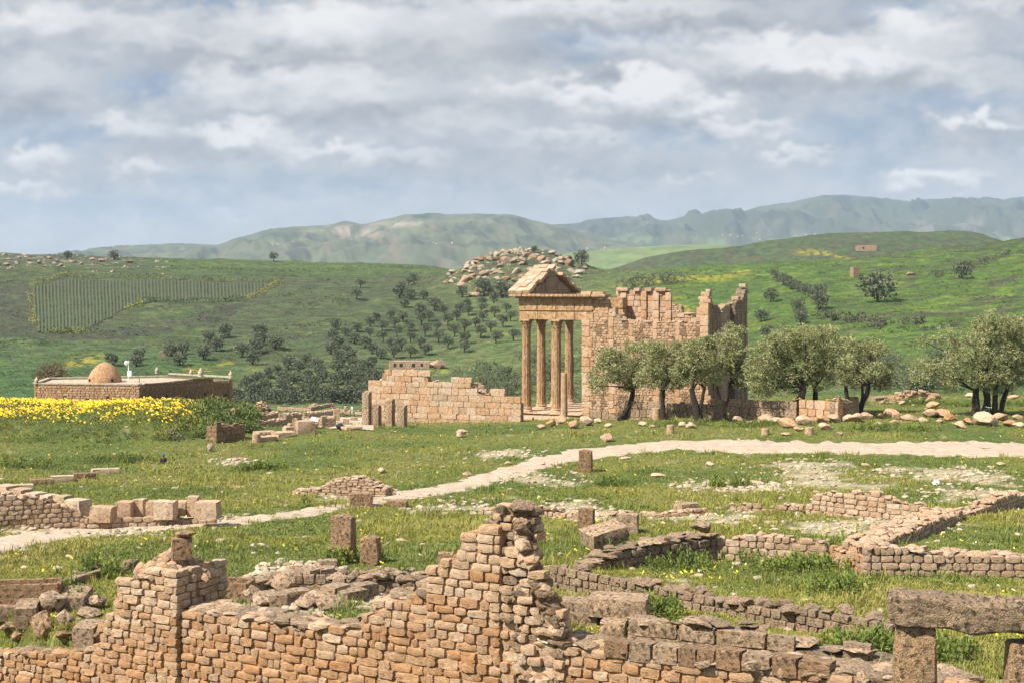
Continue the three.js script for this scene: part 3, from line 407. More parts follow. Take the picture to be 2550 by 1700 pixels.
// ---------- lintel on two posts, bottom right ----------
{
  const d = 22, p = P3(2330, 1700, d), gy = ground(p.x, -d), g = thing('stone_doorway', 'weathered brown stone lintel on two square posts in the right corner', 'doorway', V(p.x, gy, -d)); g.rotation.y = -.17;
  const X = (px) => (px - 2330) / F * d, Y = (py) => EYE + (HORIZON - py) / F * d - gy; const bot = -.3;
  const bar = (name, x0, x1, y0, y1, z0, z1, mat, seed, rough = .03, seg = 14) => {
    let q = new THREE.BoxGeometry(1, 1, 1, seg, seg, 8); const a = q.attributes.position, sx = x1 - x0, sy = y1 - y0, sz = z1 - z0;
    for (let i = 0; i < a.count; i++) { let x = a.getX(i), y = a.getY(i), z = a.getZ(i); const e = Math.min(.5 - Math.abs(x), 1) * sx, f = (.5 - Math.abs(y)) * sy, h = (.5 - Math.abs(z)) * sz, near = [e, f, h].sort((m, n) => m - n), w = Math.max(0, .05 - near[1]) * .7; x = x * sx; y = y * sy; z = z * sz; x -= Math.sign(x) * w; y -= Math.sign(y) * w; z -= Math.sign(z) * w; const k = rough; x += k * n3(x * 2 + seed, y * 2, z * 2) + k * .5 * n3(x * 7 + seed, y * 7, z * 7); y += k * 1.3 * n3(x * 1.6, y * 2 + seed, z * 2) + k * .5 * n3(x * 7, y * 7 + seed, z * 7); z += k * n3(x * 2, y * 2, z * 2 + seed) + k * .5 * n3(x * 7, y * 7, z * 7 + seed); if (name === 'lintel') { const hol = Math.exp(-(((x - .12) / .3) ** 2 + ((z + .02) / .13) ** 2)); if (y > 0) y -= .13 * hol; y += .07 * ss(0, -.9, x) ; } a.setXYZ(i, x, y, z); }
    q.deleteAttribute('normal'); q.deleteAttribute('uv'); q = mergeVertices(q, 1e-4); q = toCreasedNormals(q, .6); q = boxUV(q, .9, seed); q.translate((x0 + x1) / 2, (y0 + y1) / 2, (z0 + z1) / 2); return mesh(name, q, mat, g);
  };
  const mp = std(lin(.60, .42, .265), { map: lichenMap, bumpMap, bumpScale: .05 }), ml = std(lin(.50, .38, .27), { map: lichenMap, bumpMap, bumpScale: .06 });
  bar('post', X(2236), X(2338), bot, Y(1566), -.62, -.06, mp, 3, .02); bar('post', X(2506), X(2640), bot, Y(1600), -.62, -.06, mp, 8, .02); bar('lintel', X(2222), X(2680), Y(1576), Y(1498), -.72, .02, ml, 5, .035, 22);
}
// ---------- the temple ----------
{
  const D = 154, o = P3(1311, 1022, D), g = thing('temple', 'ruined temple with four fluted columns, broken pediment and tall rubble cella walls', 'temple', o); g.rotation.y = Math.atan2(-.447, .894);
  const BX = (name, x0, x1, y0, y1, z0, z1, mat, parent = g, geo, uvk = 1) => { let q = geo ? geo.clone() : stoneGeo(Math.floor(hash(x0 + y0, z0) * 999), .025, .012, 3); q.scale(x1 - x0, y1 - y0, z1 - z0); q = boxUV(q, .45 * uvk, hash(x0, y0) * 4); q.translate((x0 + x1) / 2, (y0 + y1) / 2, (z0 + z1) / 2); return mesh(name, q, mat, parent); };
  const T = M.temple, S = M.streak, r = rng(41);
  // stepped floor
  BX('stylobate', -1.6, 7.2, -1.0, -.12, -13.2, 1.3, M.pale[0]); BX('step', -2.4, 1.5, -1.6, -.5, -13.6, 1.8, M.pale[1]);
  for (let i = 0; i < 9; i++) BX('paving_slab', -1.5 + i * .95, -.58 + i * .95, -.14, -.02 - r() * .05, .2 - r() * .1, 1.32, M.pale[i % 4]);
  for (let i = 0; i < 6; i++) BX('paving_slab', -1.5 + i * 1.4, -.15 + i * 1.4, -.14, -.03, -12.9, .15, M.pale[(i + 1) % 4]);
  // columns: attic base, fluted shaft, leafy capital
  const shaft = (() => { const n = 18, seg = 108, rows = 12, p = [], idx = [], uv = []; for (let j = 0; j <= rows; j++) { const t = j / rows, y = .42 + t * 8.38, R = .52 * (1 - .13 * Math.pow(t, 1.5)) * (j === 0 || j === rows ? 1.06 : 1); for (let i = 0; i <= seg; i++) { const a = i / seg * 2 * Math.PI, f = Math.abs(Math.sin(a * n / 2)), k = R * (1 - .13 * Math.pow(f, .7) * (j > 0 && j < rows ? 1 : 0)) * (1 + .02 * n3(Math.cos(a) * 2, y * .7, Math.sin(a) * 2)); p.push(Math.cos(a) * k, y, Math.sin(a) * k); uv.push(i / seg * 2, y / 3.2); if (i < seg && j < rows) { const q = j * (seg + 1) + i; idx.push(q, q + seg + 1, q + 1, q + 1, q + seg + 1, q + seg + 2); } } } const b = new THREE.BufferGeometry(); b.setAttribute('position', new THREE.Float32BufferAttribute(p, 3)); b.setAttribute('uv', new THREE.Float32BufferAttribute(uv, 2)); b.setIndex(idx); b.computeVertexNormals(); return b; })();
  const lat = (pts, n = 28) => new THREE.LatheGeometry(pts.map(([a, b]) => new THREE.Vector2(a, b)), n);
  const base = lat([[0, 0], [.70, 0], [.72, .06], [.70, .14], [.62, .17], [.58, .22], [.60, .27], [.64, .32], [.62, .38], [.54, .42], [0, .42]]), plinth = boxUV(stoneGeo(5, .02, .01, 2).scale(1.48, .22, 1.48), .5);
  const bell = lat([[0, 8.8], [.47, 8.8], [.50, 8.86], [.45, 8.92], [.46, 9.2], [.5, 9.5], [.6, 9.72], [.66, 9.82], [0, 9.82]]);
  const leaf = (() => { const p = [], idx = []; const pts = [[0, 0], [.12, .04], [.26, .08], [.36, .17], [.38, .26], [.32, .27]]; pts.forEach(([y, out], i) => { const w = .115 * (1 - Math.pow(i / 5, 2.2) * .7); p.push(-w, y, out, 0, y + .01, out + .035, w, y, out); if (i) { const q = (i - 1) * 3; idx.push(q, q + 1, q + 3, q + 1, q + 4, q + 3, q + 1, q + 2, q + 4, q + 2, q + 5, q + 4); } }); const b = new THREE.BufferGeometry(); b.setAttribute('position', new THREE.Float32BufferAttribute(p, 3)); b.setIndex(idx); b.computeVertexNormals(); return boxUV(b, .6); })();
  const abacus = boxUV(stoneGeo(9, .05, .03, 3).scale(1.34, .2, 1.34), .5);
  const cap = mergeGeometries([...[0, 1].flatMap((row) => Array.from({ length: 8 }, (_, i) => { const a = (i + row * .5) / 8 * Math.PI * 2, q = leaf.clone(); q.translate(0, 8.9 + row * .36, .44); q.rotateY(a); return q; })), ...Array.from({ length: 4 }, (_, i) => { const q = leaf.clone(); q.scale(1.3, 1.05, 1.25); q.translate(0, 9.42, .5); q.rotateY((i + .5) / 4 * Math.PI * 2); return q; })]);
  const lab = ['near corner column', 'second column of the front', 'nearer return column', 'far front column'];
  [[0, 0], [0, -3.8], [3.65, 0], [0, -11.4], [0, -7.6], [3.65, -11.4]].forEach(([x, z], i) => {
    const c = new THREE.Group(); c.name = 'column'; c.position.set(x, 0, z); c.rotation.y = i * .7; g.add(c);
    mesh('shaft', shaft, S, c); mesh('base', base, M.pale[0], c); const pl = mesh('plinth', plinth, M.pale[2], c); pl.position.y = -.06; pl.rotation.y = -c.rotation.y; const ca = mesh('capital', bell, S, c); void ca; mesh('acanthus', cap, S, c); const ab = mesh('abacus', abacus, S, c); ab.position.y = 9.92; ab.rotation.y = -c.rotation.y;
  });
  // entablature: two-band architrave, frieze, projecting cornice, on the near side and the front
  const ent = (name, x0, x1, z0, z1, along, n) => { for (let i = 0; i < n; i++) { const a = i / n, b = (i + 1) / n - .004, q = along === 'x' ? [mix(x0, x1, a), mix(x0, x1, b), z0, z1] : [x0, x1, mix(z0, z1, a), mix(z0, z1, b)]; const dy = (r() - .5) * .02;
    BX('architrave', q[0], q[1], 10.0 + dy, 10.98, Math.min(q[2], q[3]), Math.max(q[2], q[3]), S, g, null, .8); const e = along === 'x' ? [q[0], q[1], q[2], q[3] + .06] : [q[0] - .06, q[1], q[2], q[3]]; BX('frieze', e[0] - (i === 0 && along === 'x' ? .05 : 0), e[1], 11.06, 12.28 + dy, Math.min(e[2], e[3]), Math.max(e[2], e[3]), S, g, null, .8); } };
  ent('near', -.62, 8.2, -.5, .5, 'x', 4); ent('front', -.6, .55, -.52, -11.9, 'z', 3); ent('far', -.62, 7, -11.9, -10.9, 'x', 3);
  BX('architrave_fillet', -.72, 8.1, 10.98, 11.06, -.5, .6, S); BX('architrave_fillet', -.72, .5, 10.98, 11.06, -11.9, -.52, S);
  const corn = (n, f) => { for (let i = 0; i < n; i++) { const q = f(i / n, (i + 1) / n - .006); BX('cornice', ...q.lo, S, g, null, .9); BX('cornice', ...q.hi, S, g, null, .9); } };
  corn(7, (a, b) => ({ lo: [mix(-1.0, 9.6, a), mix(-1.0, 9.6, b), 12.28, 12.5, -.5, .82], hi: [mix(-1.55, 9.9, a), mix(-1.55, 9.9, b), 12.5, 12.78 - r() * .05, -.5, 1.35 - r() * .06] }));
  corn(5, (a, b) => ({ lo: [-1.0, .4, 12.28, 12.5, mix(-.5, -12.2, b), mix(-.5, -12.2, a)], hi: [-1.55, .4, 12.5, 12.75, mix(-.5, -12.8, b), mix(-.5, -12.8, a)] }));
  // pediment: raking slabs on both slopes, tympanum between
  const apex = 15.75, eave = 12.8, zc = -5.7, half = 7.0, dy = apex - eave, sl = Math.atan2(dy, half), len = Math.hypot(dy, half), P = new THREE.Group(); P.name = 'pediment'; g.add(P);
  for (const side of [1, -1]) for (let i = 0; i < 7; i++) for (let j = 0; j < 3; j++) {
    const t0 = i / 7, tm = (i + .5) / 7, w = [[-1.65, -.75], [-.74, .1], [.11, 1.0 - (i % 3) * .14]][j]; if (side < 0 && i > 4 && j === 2) continue; let q = stoneGeo(600 + i * 7 + j + side, .06, .03, 2); q.scale(w[1] - w[0] - .02, .34 + r() * .12, len / 7 * .97); q = boxUV(q, .5, i); const m = mesh('roof_slab', q, pick(M.pale, r), P); m.position.set((w[0] + w[1]) / 2 + (r() - .5) * .06, mix(eave, apex, tm) + .12 + (r() - .5) * .09, zc + side * half * (1 - tm)); m.rotation.x = side * sl + (r() - .5) * .03; void t0;
  }
  { const tri = (w, y0, h, x0, x1, mat, name) => { const s = new THREE.Shape([[-w, y0], [w, y0], [0, y0 + h]].map((a) => new THREE.Vector2(...a))); let q = new THREE.ExtrudeGeometry(s, { depth: x1 - x0, bevelEnabled: false }); q.rotateY(-Math.PI / 2); q.translate(x1, 0, zc); return mesh(name, boxUV(q, .5), mat, P); }; tri(6.4, 12.7, 2.72, -.5, .2, M.grey[1], 'tympanum'); tri(4.6, 12.8, 1.9, .2, .42, M.grey[2], 'tympanum_panel');
    for (let i = 0; i < 12; i++) { const z = zc + (i - 5.5) * .85, h = 2.5 * (1 - Math.abs(z - zc) / 6.2); BX('tympanum_block', .1, .34 + r() * .14, 12.75, 12.75 + Math.max(.3, h * (.75 + r() * .2)), z - .4, z + .4, pick(M.grey, r), P); } }
  // cella: near side wall, ashlar uprights with small coursed infill
  const wall = new THREE.Group(); wall.name = 'cella_wall'; g.add(wall); const far = new THREE.Group(); far.name = 'far_wall'; g.add(far); const rear = new THREE.Group(); rear.name = 'rear_wall'; g.add(rear);
  const topN = [[6.8, 10], [8, 12.3], [9.6, 12.3], [9.9, 10.9], [11.2, 10.6], [11.5, 9.95], [13, 9.9], [15, 9.8], [17, 9.86], [19.6, 9.8], [19.9, 11.3], [20.2, 12.1], [20.98, 12.5]];
  core(wall, topN.map(([u, y]) => [u, y - .08]), -1.6, -.8, .42, M.mortarPale); const st = [];
  const posts = [[6.8, 7.75], [9.9, 10.5], [12.2, 12.7], [14.9, 15.4], [17.4, 17.9], [20.05, 21]], inPost = (u) => posts.some(([a, b]) => u > a - .02 && u < b + .02);
  for (const [a, b] of posts) { let y = -1.4; const t = lerpProf(topN, (a + b) / 2) - .05; while (y < t) { const h = Math.min(.55 + r() * .75, t - y + .1); const ext = r() < .3 ? .25 : 0; st.push({ x: (a + b) / 2 + ext / 2, y: y + h / 2, z: .28, sx: b - a + ext, sy: h * .985, sz: .44, set: 'temple', geo: pick(BRICKS, r) }); y += h; } }
  for (let i = 0; i < posts.length - 1; i++) { const a = posts[i][1], b = posts[i + 1][0]; courses(st, r, { u0: a, u1: b, bot: -1.4, top: (u) => Math.min(lerpProf(topN, u), 10), ch: .27, len: [.3, .62], z: .47, depth: .2, setAt: (u, y, q) => { const k = fbm(u / 2.2 + 5, y / 3, 3) + (q() - .5) * .3; return k > .12 ? 'brown' : k > -.12 ? 'temple' : q() < .5 ? 'ochre' : 'pale'; }, jit: .035, gap: .92, wild: 1 }); }
  courses(st, r, { u0: 6.8, u1: 9.9, bot: 10, top: (u) => lerpProf(topN, u), ch: .35, len: [.5, 1], z: .47, depth: .2, set: 'temple' });
  courses(st, r, { u0: 7.6, u1: 20.9, bot: 9.5, top: (u) => 9.5 + .22, ch: .4, len: [.8, 1.5], z: .49, depth: .3, set: 'temple', geo: BRICKS });
  courses(st, r, { u0: 19.7, u1: 21, bot: 10, top: (u) => lerpProf(topN, u), ch: .35, len: [.4, .9], z: .47, depth: .3, set: 'temple', geo: BRICKS });
  // broken crown of the near wall and of its rear corner
  topRubble(st, r, topN.map(([u, y]) => [u, y + .02]), -.7, .3, .42, 80, 'pale', .5);
  for (const [x, y, w, h] of [[7.2, 12.85, 1.2, .4], [8.6, 12.85, 1.3, .32], [10.2, 11.1, .9, .5], [20.6, 12.8, .9, .5], [20.9, 13.15, .5, .35], [20.35, 12.4, 1.0, .35]]) st.push({ x, y, z: -.1, sx: w, sy: h, sz: .9, set: 'pale', geo: pick(BRICKS, r) });
  lay(wall, st, 300);
  // far side wall with its pilasters, seen over the near one
  { const fs = [], tf = [[5.4, 12.2], [5.9, 13.0], [8.6, 13.0], [9.2, 12.6], [9.6, 13.1], [12.0, 13.0], [12.2, 11.4], [12.7, 11.0], [13.4, 11.2], [13.7, 10.4], [14.9, 10.4], [15.3, 9.4], [17, 9.3], [21, 9.2]]; core(far, tf.map(([u, y]) => [u, y - .1]), -1, -13.2, -12.7, M.mortarPale);
    courses(fs, r, { u0: 5.4, u1: 21, bot: 8.2, top: (u) => lerpProf(tf, u), ch: .62, len: [.7, 1.7], z: -12.58, depth: .3, setAt: (u, y, q) => (q() < .5 ? 'temple' : 'pale'), geo: BRICKS, jit: .05 });
    courses(fs, r, { u0: 12.2, u1: 15, bot: 10.4, top: (u) => lerpProf(tf, u) + .3, ch: .24, len: [.3, .7], z: -12.5, depth: .4, set: 'pale' });
    for (const u of [6.4, 8.9, 10.4, 11.9]) for (let k = 0; k < 4; k++) fs.push({ x: u, y: 9.4 + k, z: -12.52, sx: .7, sy: .98, sz: .3, set: 'temple', geo: pick(BRICKS, r) });
    for (const [x, w] of [[6.3, 1.4], [9.5, .8], [11, 1.3], [8.1, .7]]) fs.push({ x, y: 13.2, z: -12.7, sx: w, sy: .4, sz: 1, set: 'pale', geo: pick(BRICKS, r) });
    topRubble(fs, r, tf, -13.1, -12.6, .4, 50, 'pale', .5); lay(far, fs, 200); }
  // rear wall, broken open in the middle where the apse was
  { rear.position.set(21, 0, 0); rear.rotation.y = Math.PI / 2; const rs = [], z = 0; const seg = (p, z, set, ch, mat) => { core(rear, p.map(([u, y]) => [u, y - .1]), -1.5, z - 1.1, z - .06, mat); courses(rs, r, { u0: p[0][0], u1: p[p.length - 1][0], bot: -1.4, top: (u) => lerpProf(p, u), ch, len: [.3, .7], z, depth: .16, set, jit: .02, gap: .93 }); };
    seg([[.15, 12.3], [1, 11.9], [2.6, 11.7], [3.4, 11.3], [3.9, 10.7]], z, 'grey', .3, M.mortarGrey); seg([[3.9, 10.7], [5.5, 11.2], [7, 11.6], [8.6, 11.8]], -.55, 'pale', .3, M.mortarPale); seg([[8.6, 11.8], [9.4, 12.0], [11.2, 12.2], [11.9, 12.6], [12.4, 13.3], [13.1, 13.5]], z, 'grey', .3, M.mortarGrey);
    for (const u of [1.2, 2.7, 9.6, 11.1, 12.6]) for (let k = 0; k < 9; k++) rs.push({ x: u, y: -.9 + k * 1.36, z: -.08, sx: .5, sy: 1.38, sz: .26, set: 'grey', geo: pick(BRICKS, r) });
    for (const [x, y, w] of [[12.8, 13.7, .8], [13.3, 13.0, .9], [10.2, 12.3, 1]]) rs.push({ x, y, z: -.4, sx: w, sy: .35, sz: .8, set: 'pale', geo: pick(BRICKS, r) });
    topRubble(rs, r, [[.2, 12], [3.9, 10.6], [8.6, 11.6], [13, 12.6]], -1, -.2, .36, 20, 'pale', .5); lay(rear, rs, 200); }
}
// ashlar wall left of the temple, four pillars in front of it
{
  const d = 149, a = P3(916, 1078, d + 4), b = P3(1296, 1072, d - 2), y = Math.min(a.y, b.y) - .3, TY = (py, dd) => EYE + (HORIZON - py) / F * dd - y, r = rng(9);
  const g = thing('ashlar_wall', 'broken wall of large squared ochre blocks left of the temple', 'wall', V(a.x, y, a.z)); g.rotation.y = yawOf(a, b); const L = Math.hypot(b.x - a.x, b.z - a.z), U = (px) => (px - 916) / 380 * L;
  const pr = [[916, 953], [950, 953], [953, 928], [1066, 929], [1070, 952], [1130, 955], [1136, 946], [1172, 946], [1180, 962], [1196, 974], [1226, 984], [1230, 976], [1246, 976], [1250, 988], [1296, 994]].map(([p, q]) => [U(p), TY(q, d)]), st = [];
  core(g, pr.map(([u, q]) => [u, q - .25]), -.6, -1, -.06, M.mortarPale);
  courses(st, r, { u0: 0, u1: L, bot: -.4, top: (u) => lerpProf(pr, u) + .15, ch: .66, len: [.6, 1.9], z: 0, depth: .45, setAt: (u, yy, q) => (q() < .62 ? 'temple' : 'pale'), geo: BRICKS, jit: .03, gap: .972 });
  topRubble(st, r, pr.map(([u, q]) => [u, q - .1]), -.9, -.1, .5, 34, 'pale', .6); lay(g, st, 300);
  const g2 = thing('ashlar_wall', 'tumbling rear wall of weathered blocks behind the ashlar wall beside the temple', 'wall', V(a.x + 9.8, y, a.z - 3.2)); g2.rotation.y = g.rotation.y + .12; const p2 = [[0, 5.2], [2.6, 5.3], [3.1, 4.5], [4, 4.1], [5, 3.1], [6.2, 2.7], [7, 1.8]], s2 = []; core(g2, p2.map(([u, q]) => [u, q - .2]), -.5, -1, -.05, M.mortarGrey); courses(s2, r, { u0: 0, u1: 7, bot: -.3, top: (u) => lerpProf(p2, u), ch: .4, len: [.5, 1.1], z: 0, depth: .5, setAt: (u, q, k) => (k() < .5 ? 'grey' : 'pale'), geo: BRICKS, jit: .1 }); topRubble(s2, r, p2, -.9, 0, .55, 26, 'grey', .6); lay(g2, s2, 150);
  for (const [px, py0, py1, w, lb] of [[913, 974, 1072, .78, 'tallest and leftmost of the four square pillars before the ashlar wall'], [938, 1006, 1072, .76, 'short second pillar from the left before the ashlar wall'], [971, 991, 1067, .8, 'tall third pillar from the left before the ashlar wall'], [1001, 1008, 1066, .84, 'short rightmost of the four square pillars before the ashlar wall']]) { const p = P3(px, py1, 143), t = P3(px, py0, 143), gy = Math.min(ground(p.x, p.z), p.y); const m = solo('square_pillar', boxUV(BLOCKS[Math.floor(px) % 8].clone().scale(w, t.y - gy + .3, w), .5, px), M.grey[px % 4], lb, 'pillar', 'four pillars before the ashlar wall'); m.position.set(p.x, (t.y + gy - .3) / 2, p.z); m.rotation.y = -.4; }
  const sc = solo('round_column', new THREE.CylinderGeometry(.33, .36, 4.6, 20, 6), M.pale[2], 'slender plain column standing beside the temple columns', 'column'); { const p = P3(1405, 1030, 147); sc.position.set(p.x, p.y + 2.0, p.z); }
}
// ruined podium blocks along the foot of the temple and the walls to its right
for (const [a, b, h, lb, set, seed] of [[[1540, 1012, 141], [1800, 1016, 134], 1.9, 'weathered block plinth along the foot of the temple wall', 'grey', 3], [[1816, 1014, 133], [1984, 1016, 130], 2.0, 'grey upright slab wall behind the olive trunks', 'grey', 4], [[1990, 1016, 130], [2088, 1018, 127], 2.1, 'low ochre block wall behind the olive trunks', 'temple', 5], [[2090, 1018, 127], [2140, 1010, 134], 2.0, 'short grey end wall right of the ochre block wall', 'grey', 6], [[1455, 1040, 146], [1560, 1028, 142], .7, 'low stone kerb below the temple corner', 'grey', 7]]) {
  const A = P3(...a), B = P3(...b); A.y = ground(A.x, A.z); B.y = ground(B.x, B.z); lowWall({ a: A, b: B, label: lb, name: 'block_wall', tops: [[0, h], [.5, h * .94], [1, h]], thick: .9, ch: .7, len: [.7, 1.6], set, geo: BRICKS, budget: 80, seed, mat: M.mortarGrey, sink: 1.2, rubble: .25 });
}
// ---------- domed building on the left ----------
{
  const C = [[84, 167], [346, 165], [578, 173.5], [420, 180], [120, 176]].map(([px, d]) => { const [x, z] = XZ(px, d); return V(x, 0, z); }), top = EYE - 12.16, bot = top - 5.2;
  const g = thing('domed_building', 'low stone building with a clay coloured dome behind the flowery mound', 'building', V(C[1].x, bot, C[1].z)), H = top - bot, rel = C.map((c) => V(c.x - C[1].x, 0, c.z - C[1].z)), r = rng(21);
  const side = (a, b, set, budget, mat, h0 = H, h1 = H) => { const w = new THREE.Group(); w.name = 'wall'; w.position.copy(a); w.rotation.y = yawOf(a, b); g.add(w); const L = a.distanceTo(b), st = [], pr = [[0, h0], [L * .78, h1], [L * .79, h1 - (h1 > H ? .5 : 0)], [L, h1 - (h1 > H ? .5 : 0)]]; core(w, pr.map(([u, y]) => [u, y]), 0, -.6, -.02, mat, 'masonry'); courses(st, r, { u0: 0, u1: L, bot: 0, top: (u) => lerpProf(pr, u) + .02, ch: .3, len: [.3, .75], z: .05, depth: .2, set, jit: .02, gap: .95 }); lay(w, st, budget); for (let i = 0; i < 5; i++) { const q = mesh('putlog_hole', boxUV(new THREE.BoxGeometry(.28, .3, .1), 1), M.dark, w); q.position.set(L * (.08 + i * .2 + r() * .05), 3.4 + (i % 2) * .25, .05); } return w; };
  side(rel[0], rel[1], 'ochre', 220, M.mortarPale); side(rel[1], rel[2], 'brown', 200, M.mortarGrey, H, H + .45); side(rel[2], rel[3], 'brown', 10, M.mortarGrey);
  const sh = new THREE.Shape(rel.map((p) => new THREE.Vector2(p.x, -p.z))); let rg = new THREE.ExtrudeGeometry(sh, { depth: .3, bevelEnabled: false }); rg.rotateX(-Math.PI / 2); rg.translate(0, H - .45, 0); mesh('roof', boxUV(rg, .3), M.plaster, g);
  const edge = (a, b, w = .5, y = H) => { const L = a.distanceTo(b), q = stoneGeo(31, .02, .004, 2).scale(L, .16, w); const m = mesh('parapet', boxUV(q, .4), M.plaster, g); m.position.set((a.x + b.x) / 2, y + .04, (a.z + b.z) / 2 - .15); m.rotation.y = yawOf(a, b); }; edge(rel[0], rel[1]); edge(rel[3], rel[4]); edge(rel[4], rel[0]); edge(rel[2], rel[3], .5, H + .3);
  const dp = P3(260, 958, 172), dome = new THREE.LatheGeometry([[2.05, -.6], [2.04, .1], [1.98, .5], [1.84, .95], [1.58, 1.45], [1.2, 1.93], [.75, 2.3], [.3, 2.5], [.02, 2.54]].map(([a, b]) => new THREE.Vector2(a, b)), 44); { const p = dome.attributes.position; for (let i = 0; i < p.count; i++) { const k = 1 + .012 * n3(p.getX(i), p.getY(i), p.getZ(i)); p.setXYZ(i, p.getX(i) * k, p.getY(i), p.getZ(i) * k); } dome.computeVertexNormals(); }
  const dm = mesh('dome', boxUV(dome, .35), M.dome, g); dm.position.set(dp.x - C[1].x, H - .25, dp.z - C[1].z);
  for (const a of [2.35, .85]) { const w = mesh('dome_window', new THREE.BoxGeometry(.26, .34, .3), M.dark, dm); w.position.set(Math.cos(a) * 1.95, .42, Math.sin(a) * 1.95); w.rotation.y = -a; }
  for (const [px, d, s] of [[390, 186, 1], [475, 176, .9], [499, 173.2, 1.3], [574, 176.8, 1.1], [90, 167, 1]]) { const [x, z] = XZ(px, d); const f = mesh('finial', boxUV(new THREE.LatheGeometry([[.28, 0], [.22, .25], [.3, .4], [.16, .62], [.05, .8], [0, .82]].map(([p, q]) => new THREE.Vector2(p * s, q * s)), 14), .5), M.plaster, g); f.position.set(x - C[1].x, H + (px > 470 && px < 550 ? .45 : 0), z - C[1].z); }
  const mast = thing('floodlight_mast', 'white pole with lamp and box on the flat roof beside the dome', 'lamp', (() => { const p = P3(319, 950, 172); return V(p.x, top - .15, p.z); })());
  const cyl = (a, b, h, n = 12) => new THREE.CylinderGeometry(a, b, h, n); let q = mesh('pole', cyl(.05, .06, 2.6), M.white, mast); q.position.y = 1.3; q = mesh('control_box', stoneGeo(3, .03, 0, 2).scale(.5, .66, .35), M.white, mast); q.position.set(.16, 1.05, .12); q = mesh('lamp_head', new THREE.SphereGeometry(.3, 18, 12).scale(.8, 1, .6), M.white, mast); q.position.set(-.28, 2.3, 0); q = mesh('arm', cyl(.03, .03, .5), M.white, mast); q.position.set(-.1, 2.5, 0); q.rotation.z = 1.4;
  const dish = thing('satellite_dish', 'small grey satellite dish at the roof corner of the domed building', 'dish', (() => { const p = P3(346, 955, 166.5); return V(p.x, top + .1, p.z); })()); q = mesh('reflector', new THREE.SphereGeometry(.9, 20, 8, 0, Math.PI * 2, 0, .52), std(lin(.5, .53, .5), { side: THREE.DoubleSide }), dish); q.position.set(.2, .1, 0); q.rotation.set(2.0, .6, 0); q = mesh('mount', cyl(.04, .05, .8), M.metal, dish); q.position.y = .2;
}
// ---------- low walls and loose blocks of the site ----------
const H = hit;
// right: the ruined rooms behind the foreground wall
lowWall({ a: H(1366, 1462), b: H(2222, 1606), label: 'long low rubble wall running down behind the foreground wall', tops: [[0, .75], [.3, .62], [.6, .55], [.8, .6], [1, .6]], thick: .85, ch: .26, len: [.3, .7], set: 'grey', budget: 280, seed: 31, mat: M.mortarGrey, capSize: .42, flat: .5 });
lowWall({ a: H(1560, 1600), b: H(2240, 1668), label: 'grey lichened terrace wall of long flat slabs before the doorway', tops: [[0, .5], [.12, .75], [.45, .8], [.55, .5], [1, .35]], thick: 1.1, ch: .5, len: [.8, 1.9], set: 'grey', geo: BLOCKS, budget: 280, seed: 32, mat: M.mortarGrey, rubble: .5, capSize: .6, flat: .22 });
lowWall({ a: H(1470, 1423), b: H(1790, 1396), label: 'dark shaded wall stub carrying the tilted slab', tops: [[0, .25], [.3, .8], [.6, 1.0], [1, 1.05]], thick: 1.2, ch: .3, len: [.35, .8], set: 'grey', budget: 280, seed: 33, mat: M.mortarGrey, capSize: .5, flat: .3 });
lowWall({ a: H(1786, 1396), b: H(2060, 1410), label: 'low coursed wall behind tall weeds, left of the hollow', tops: [[0, .8], [.4, 1.05], [.75, 1.0], [1, .9]], thick: .8, ch: .27, len: [.3, .7], set: 'pale', budget: 280, seed: 34, mat: M.mortarPale });
lowWall({ a: H(2066, 1408), b: H(2150, 1436), label: 'crumbled hollow in the low wall with earthy core showing', tops: [[0, .75], [.5, .65], [1, .85]], thick: .9, ch: .24, len: [.2, .5], set: 'ochre', budget: 280, seed: 35, mat: M.mortar });
lowWall({ a: H(2150, 1438), b: H(2620, 1440), label: 'broad rubble wall right of the hollow, reaching the picture edge', tops: [[0, 1.1], [.2, 1.05], [.5, .85], [1, .75]], thick: 1.5, ch: .27, len: [.25, .7], set: 'pale', budget: 280, seed: 36, mat: M.mortarGrey, rubble: 1.3 });
lowWall({ a: H(2190, 1378), b: H(2400, 1294), label: 'heap like rubble wall climbing from the hollow to the coursed wall', tops: [[0, .35], [.5, .5], [1, .4]], thick: 1.6, ch: .25, len: [.25, .55], set: 'pale', budget: 280, seed: 37, rubble: 2, capSize: .38 });
lowWall({ a: H(2006, 1282), b: H(2336, 1304), label: 'neat five course wall of rounded stones on the right', tops: [[0, .5], [.08, 1.15], [.35, 1.35], [.6, 1.3], [.66, 1.0], [.85, .9], [1, .45]], thick: .9, ch: .26, len: [.35, .85], set: 'pale', budget: 280, seed: 38, rag: .08 });
lowWall({ a: H(2330, 1310), b: H(2580, 1252), label: 'tumbled rubble wall rising to the right picture edge', tops: [[0, .35], [.4, .3], [.7, .8], [1, .5]], thick: 1.1, ch: .25, len: [.25, .6], set: 'pale', budget: 280, seed: 39, rubble: 1.6 });
lowWall({ a: H(1818, 1272), b: H(2000, 1280), label: 'foot high line of stones left of the five course wall', tops: [[0, .3], [.3, .45], [.5, .15], [.7, .5], [1, .4]], thick: .6, ch: .25, len: [.3, .7], set: 'pale', budget: 280, seed: 40 });
lowWall({ a: H(1190, 1280), b: H(1460, 1296), label: 'knee high rubble line beyond the tall pier', tops: [[0, .2], [.3, .4], [.5, .5], [.8, .35], [1, .3]], thick: .8, ch: .22, len: [.25, .55], set: 'pale', budget: 280, seed: 41, rubble: 1.5 });
lowWall({ a: H(1500, 1290), b: H(1760, 1282), label: 'almost buried line of stones behind the upright blocks', tops: [[0, .2], [.5, .12], [1, .25]], thick: .7, ch: .2, len: [.3, .7], set: 'pale', budget: 280, seed: 42 });
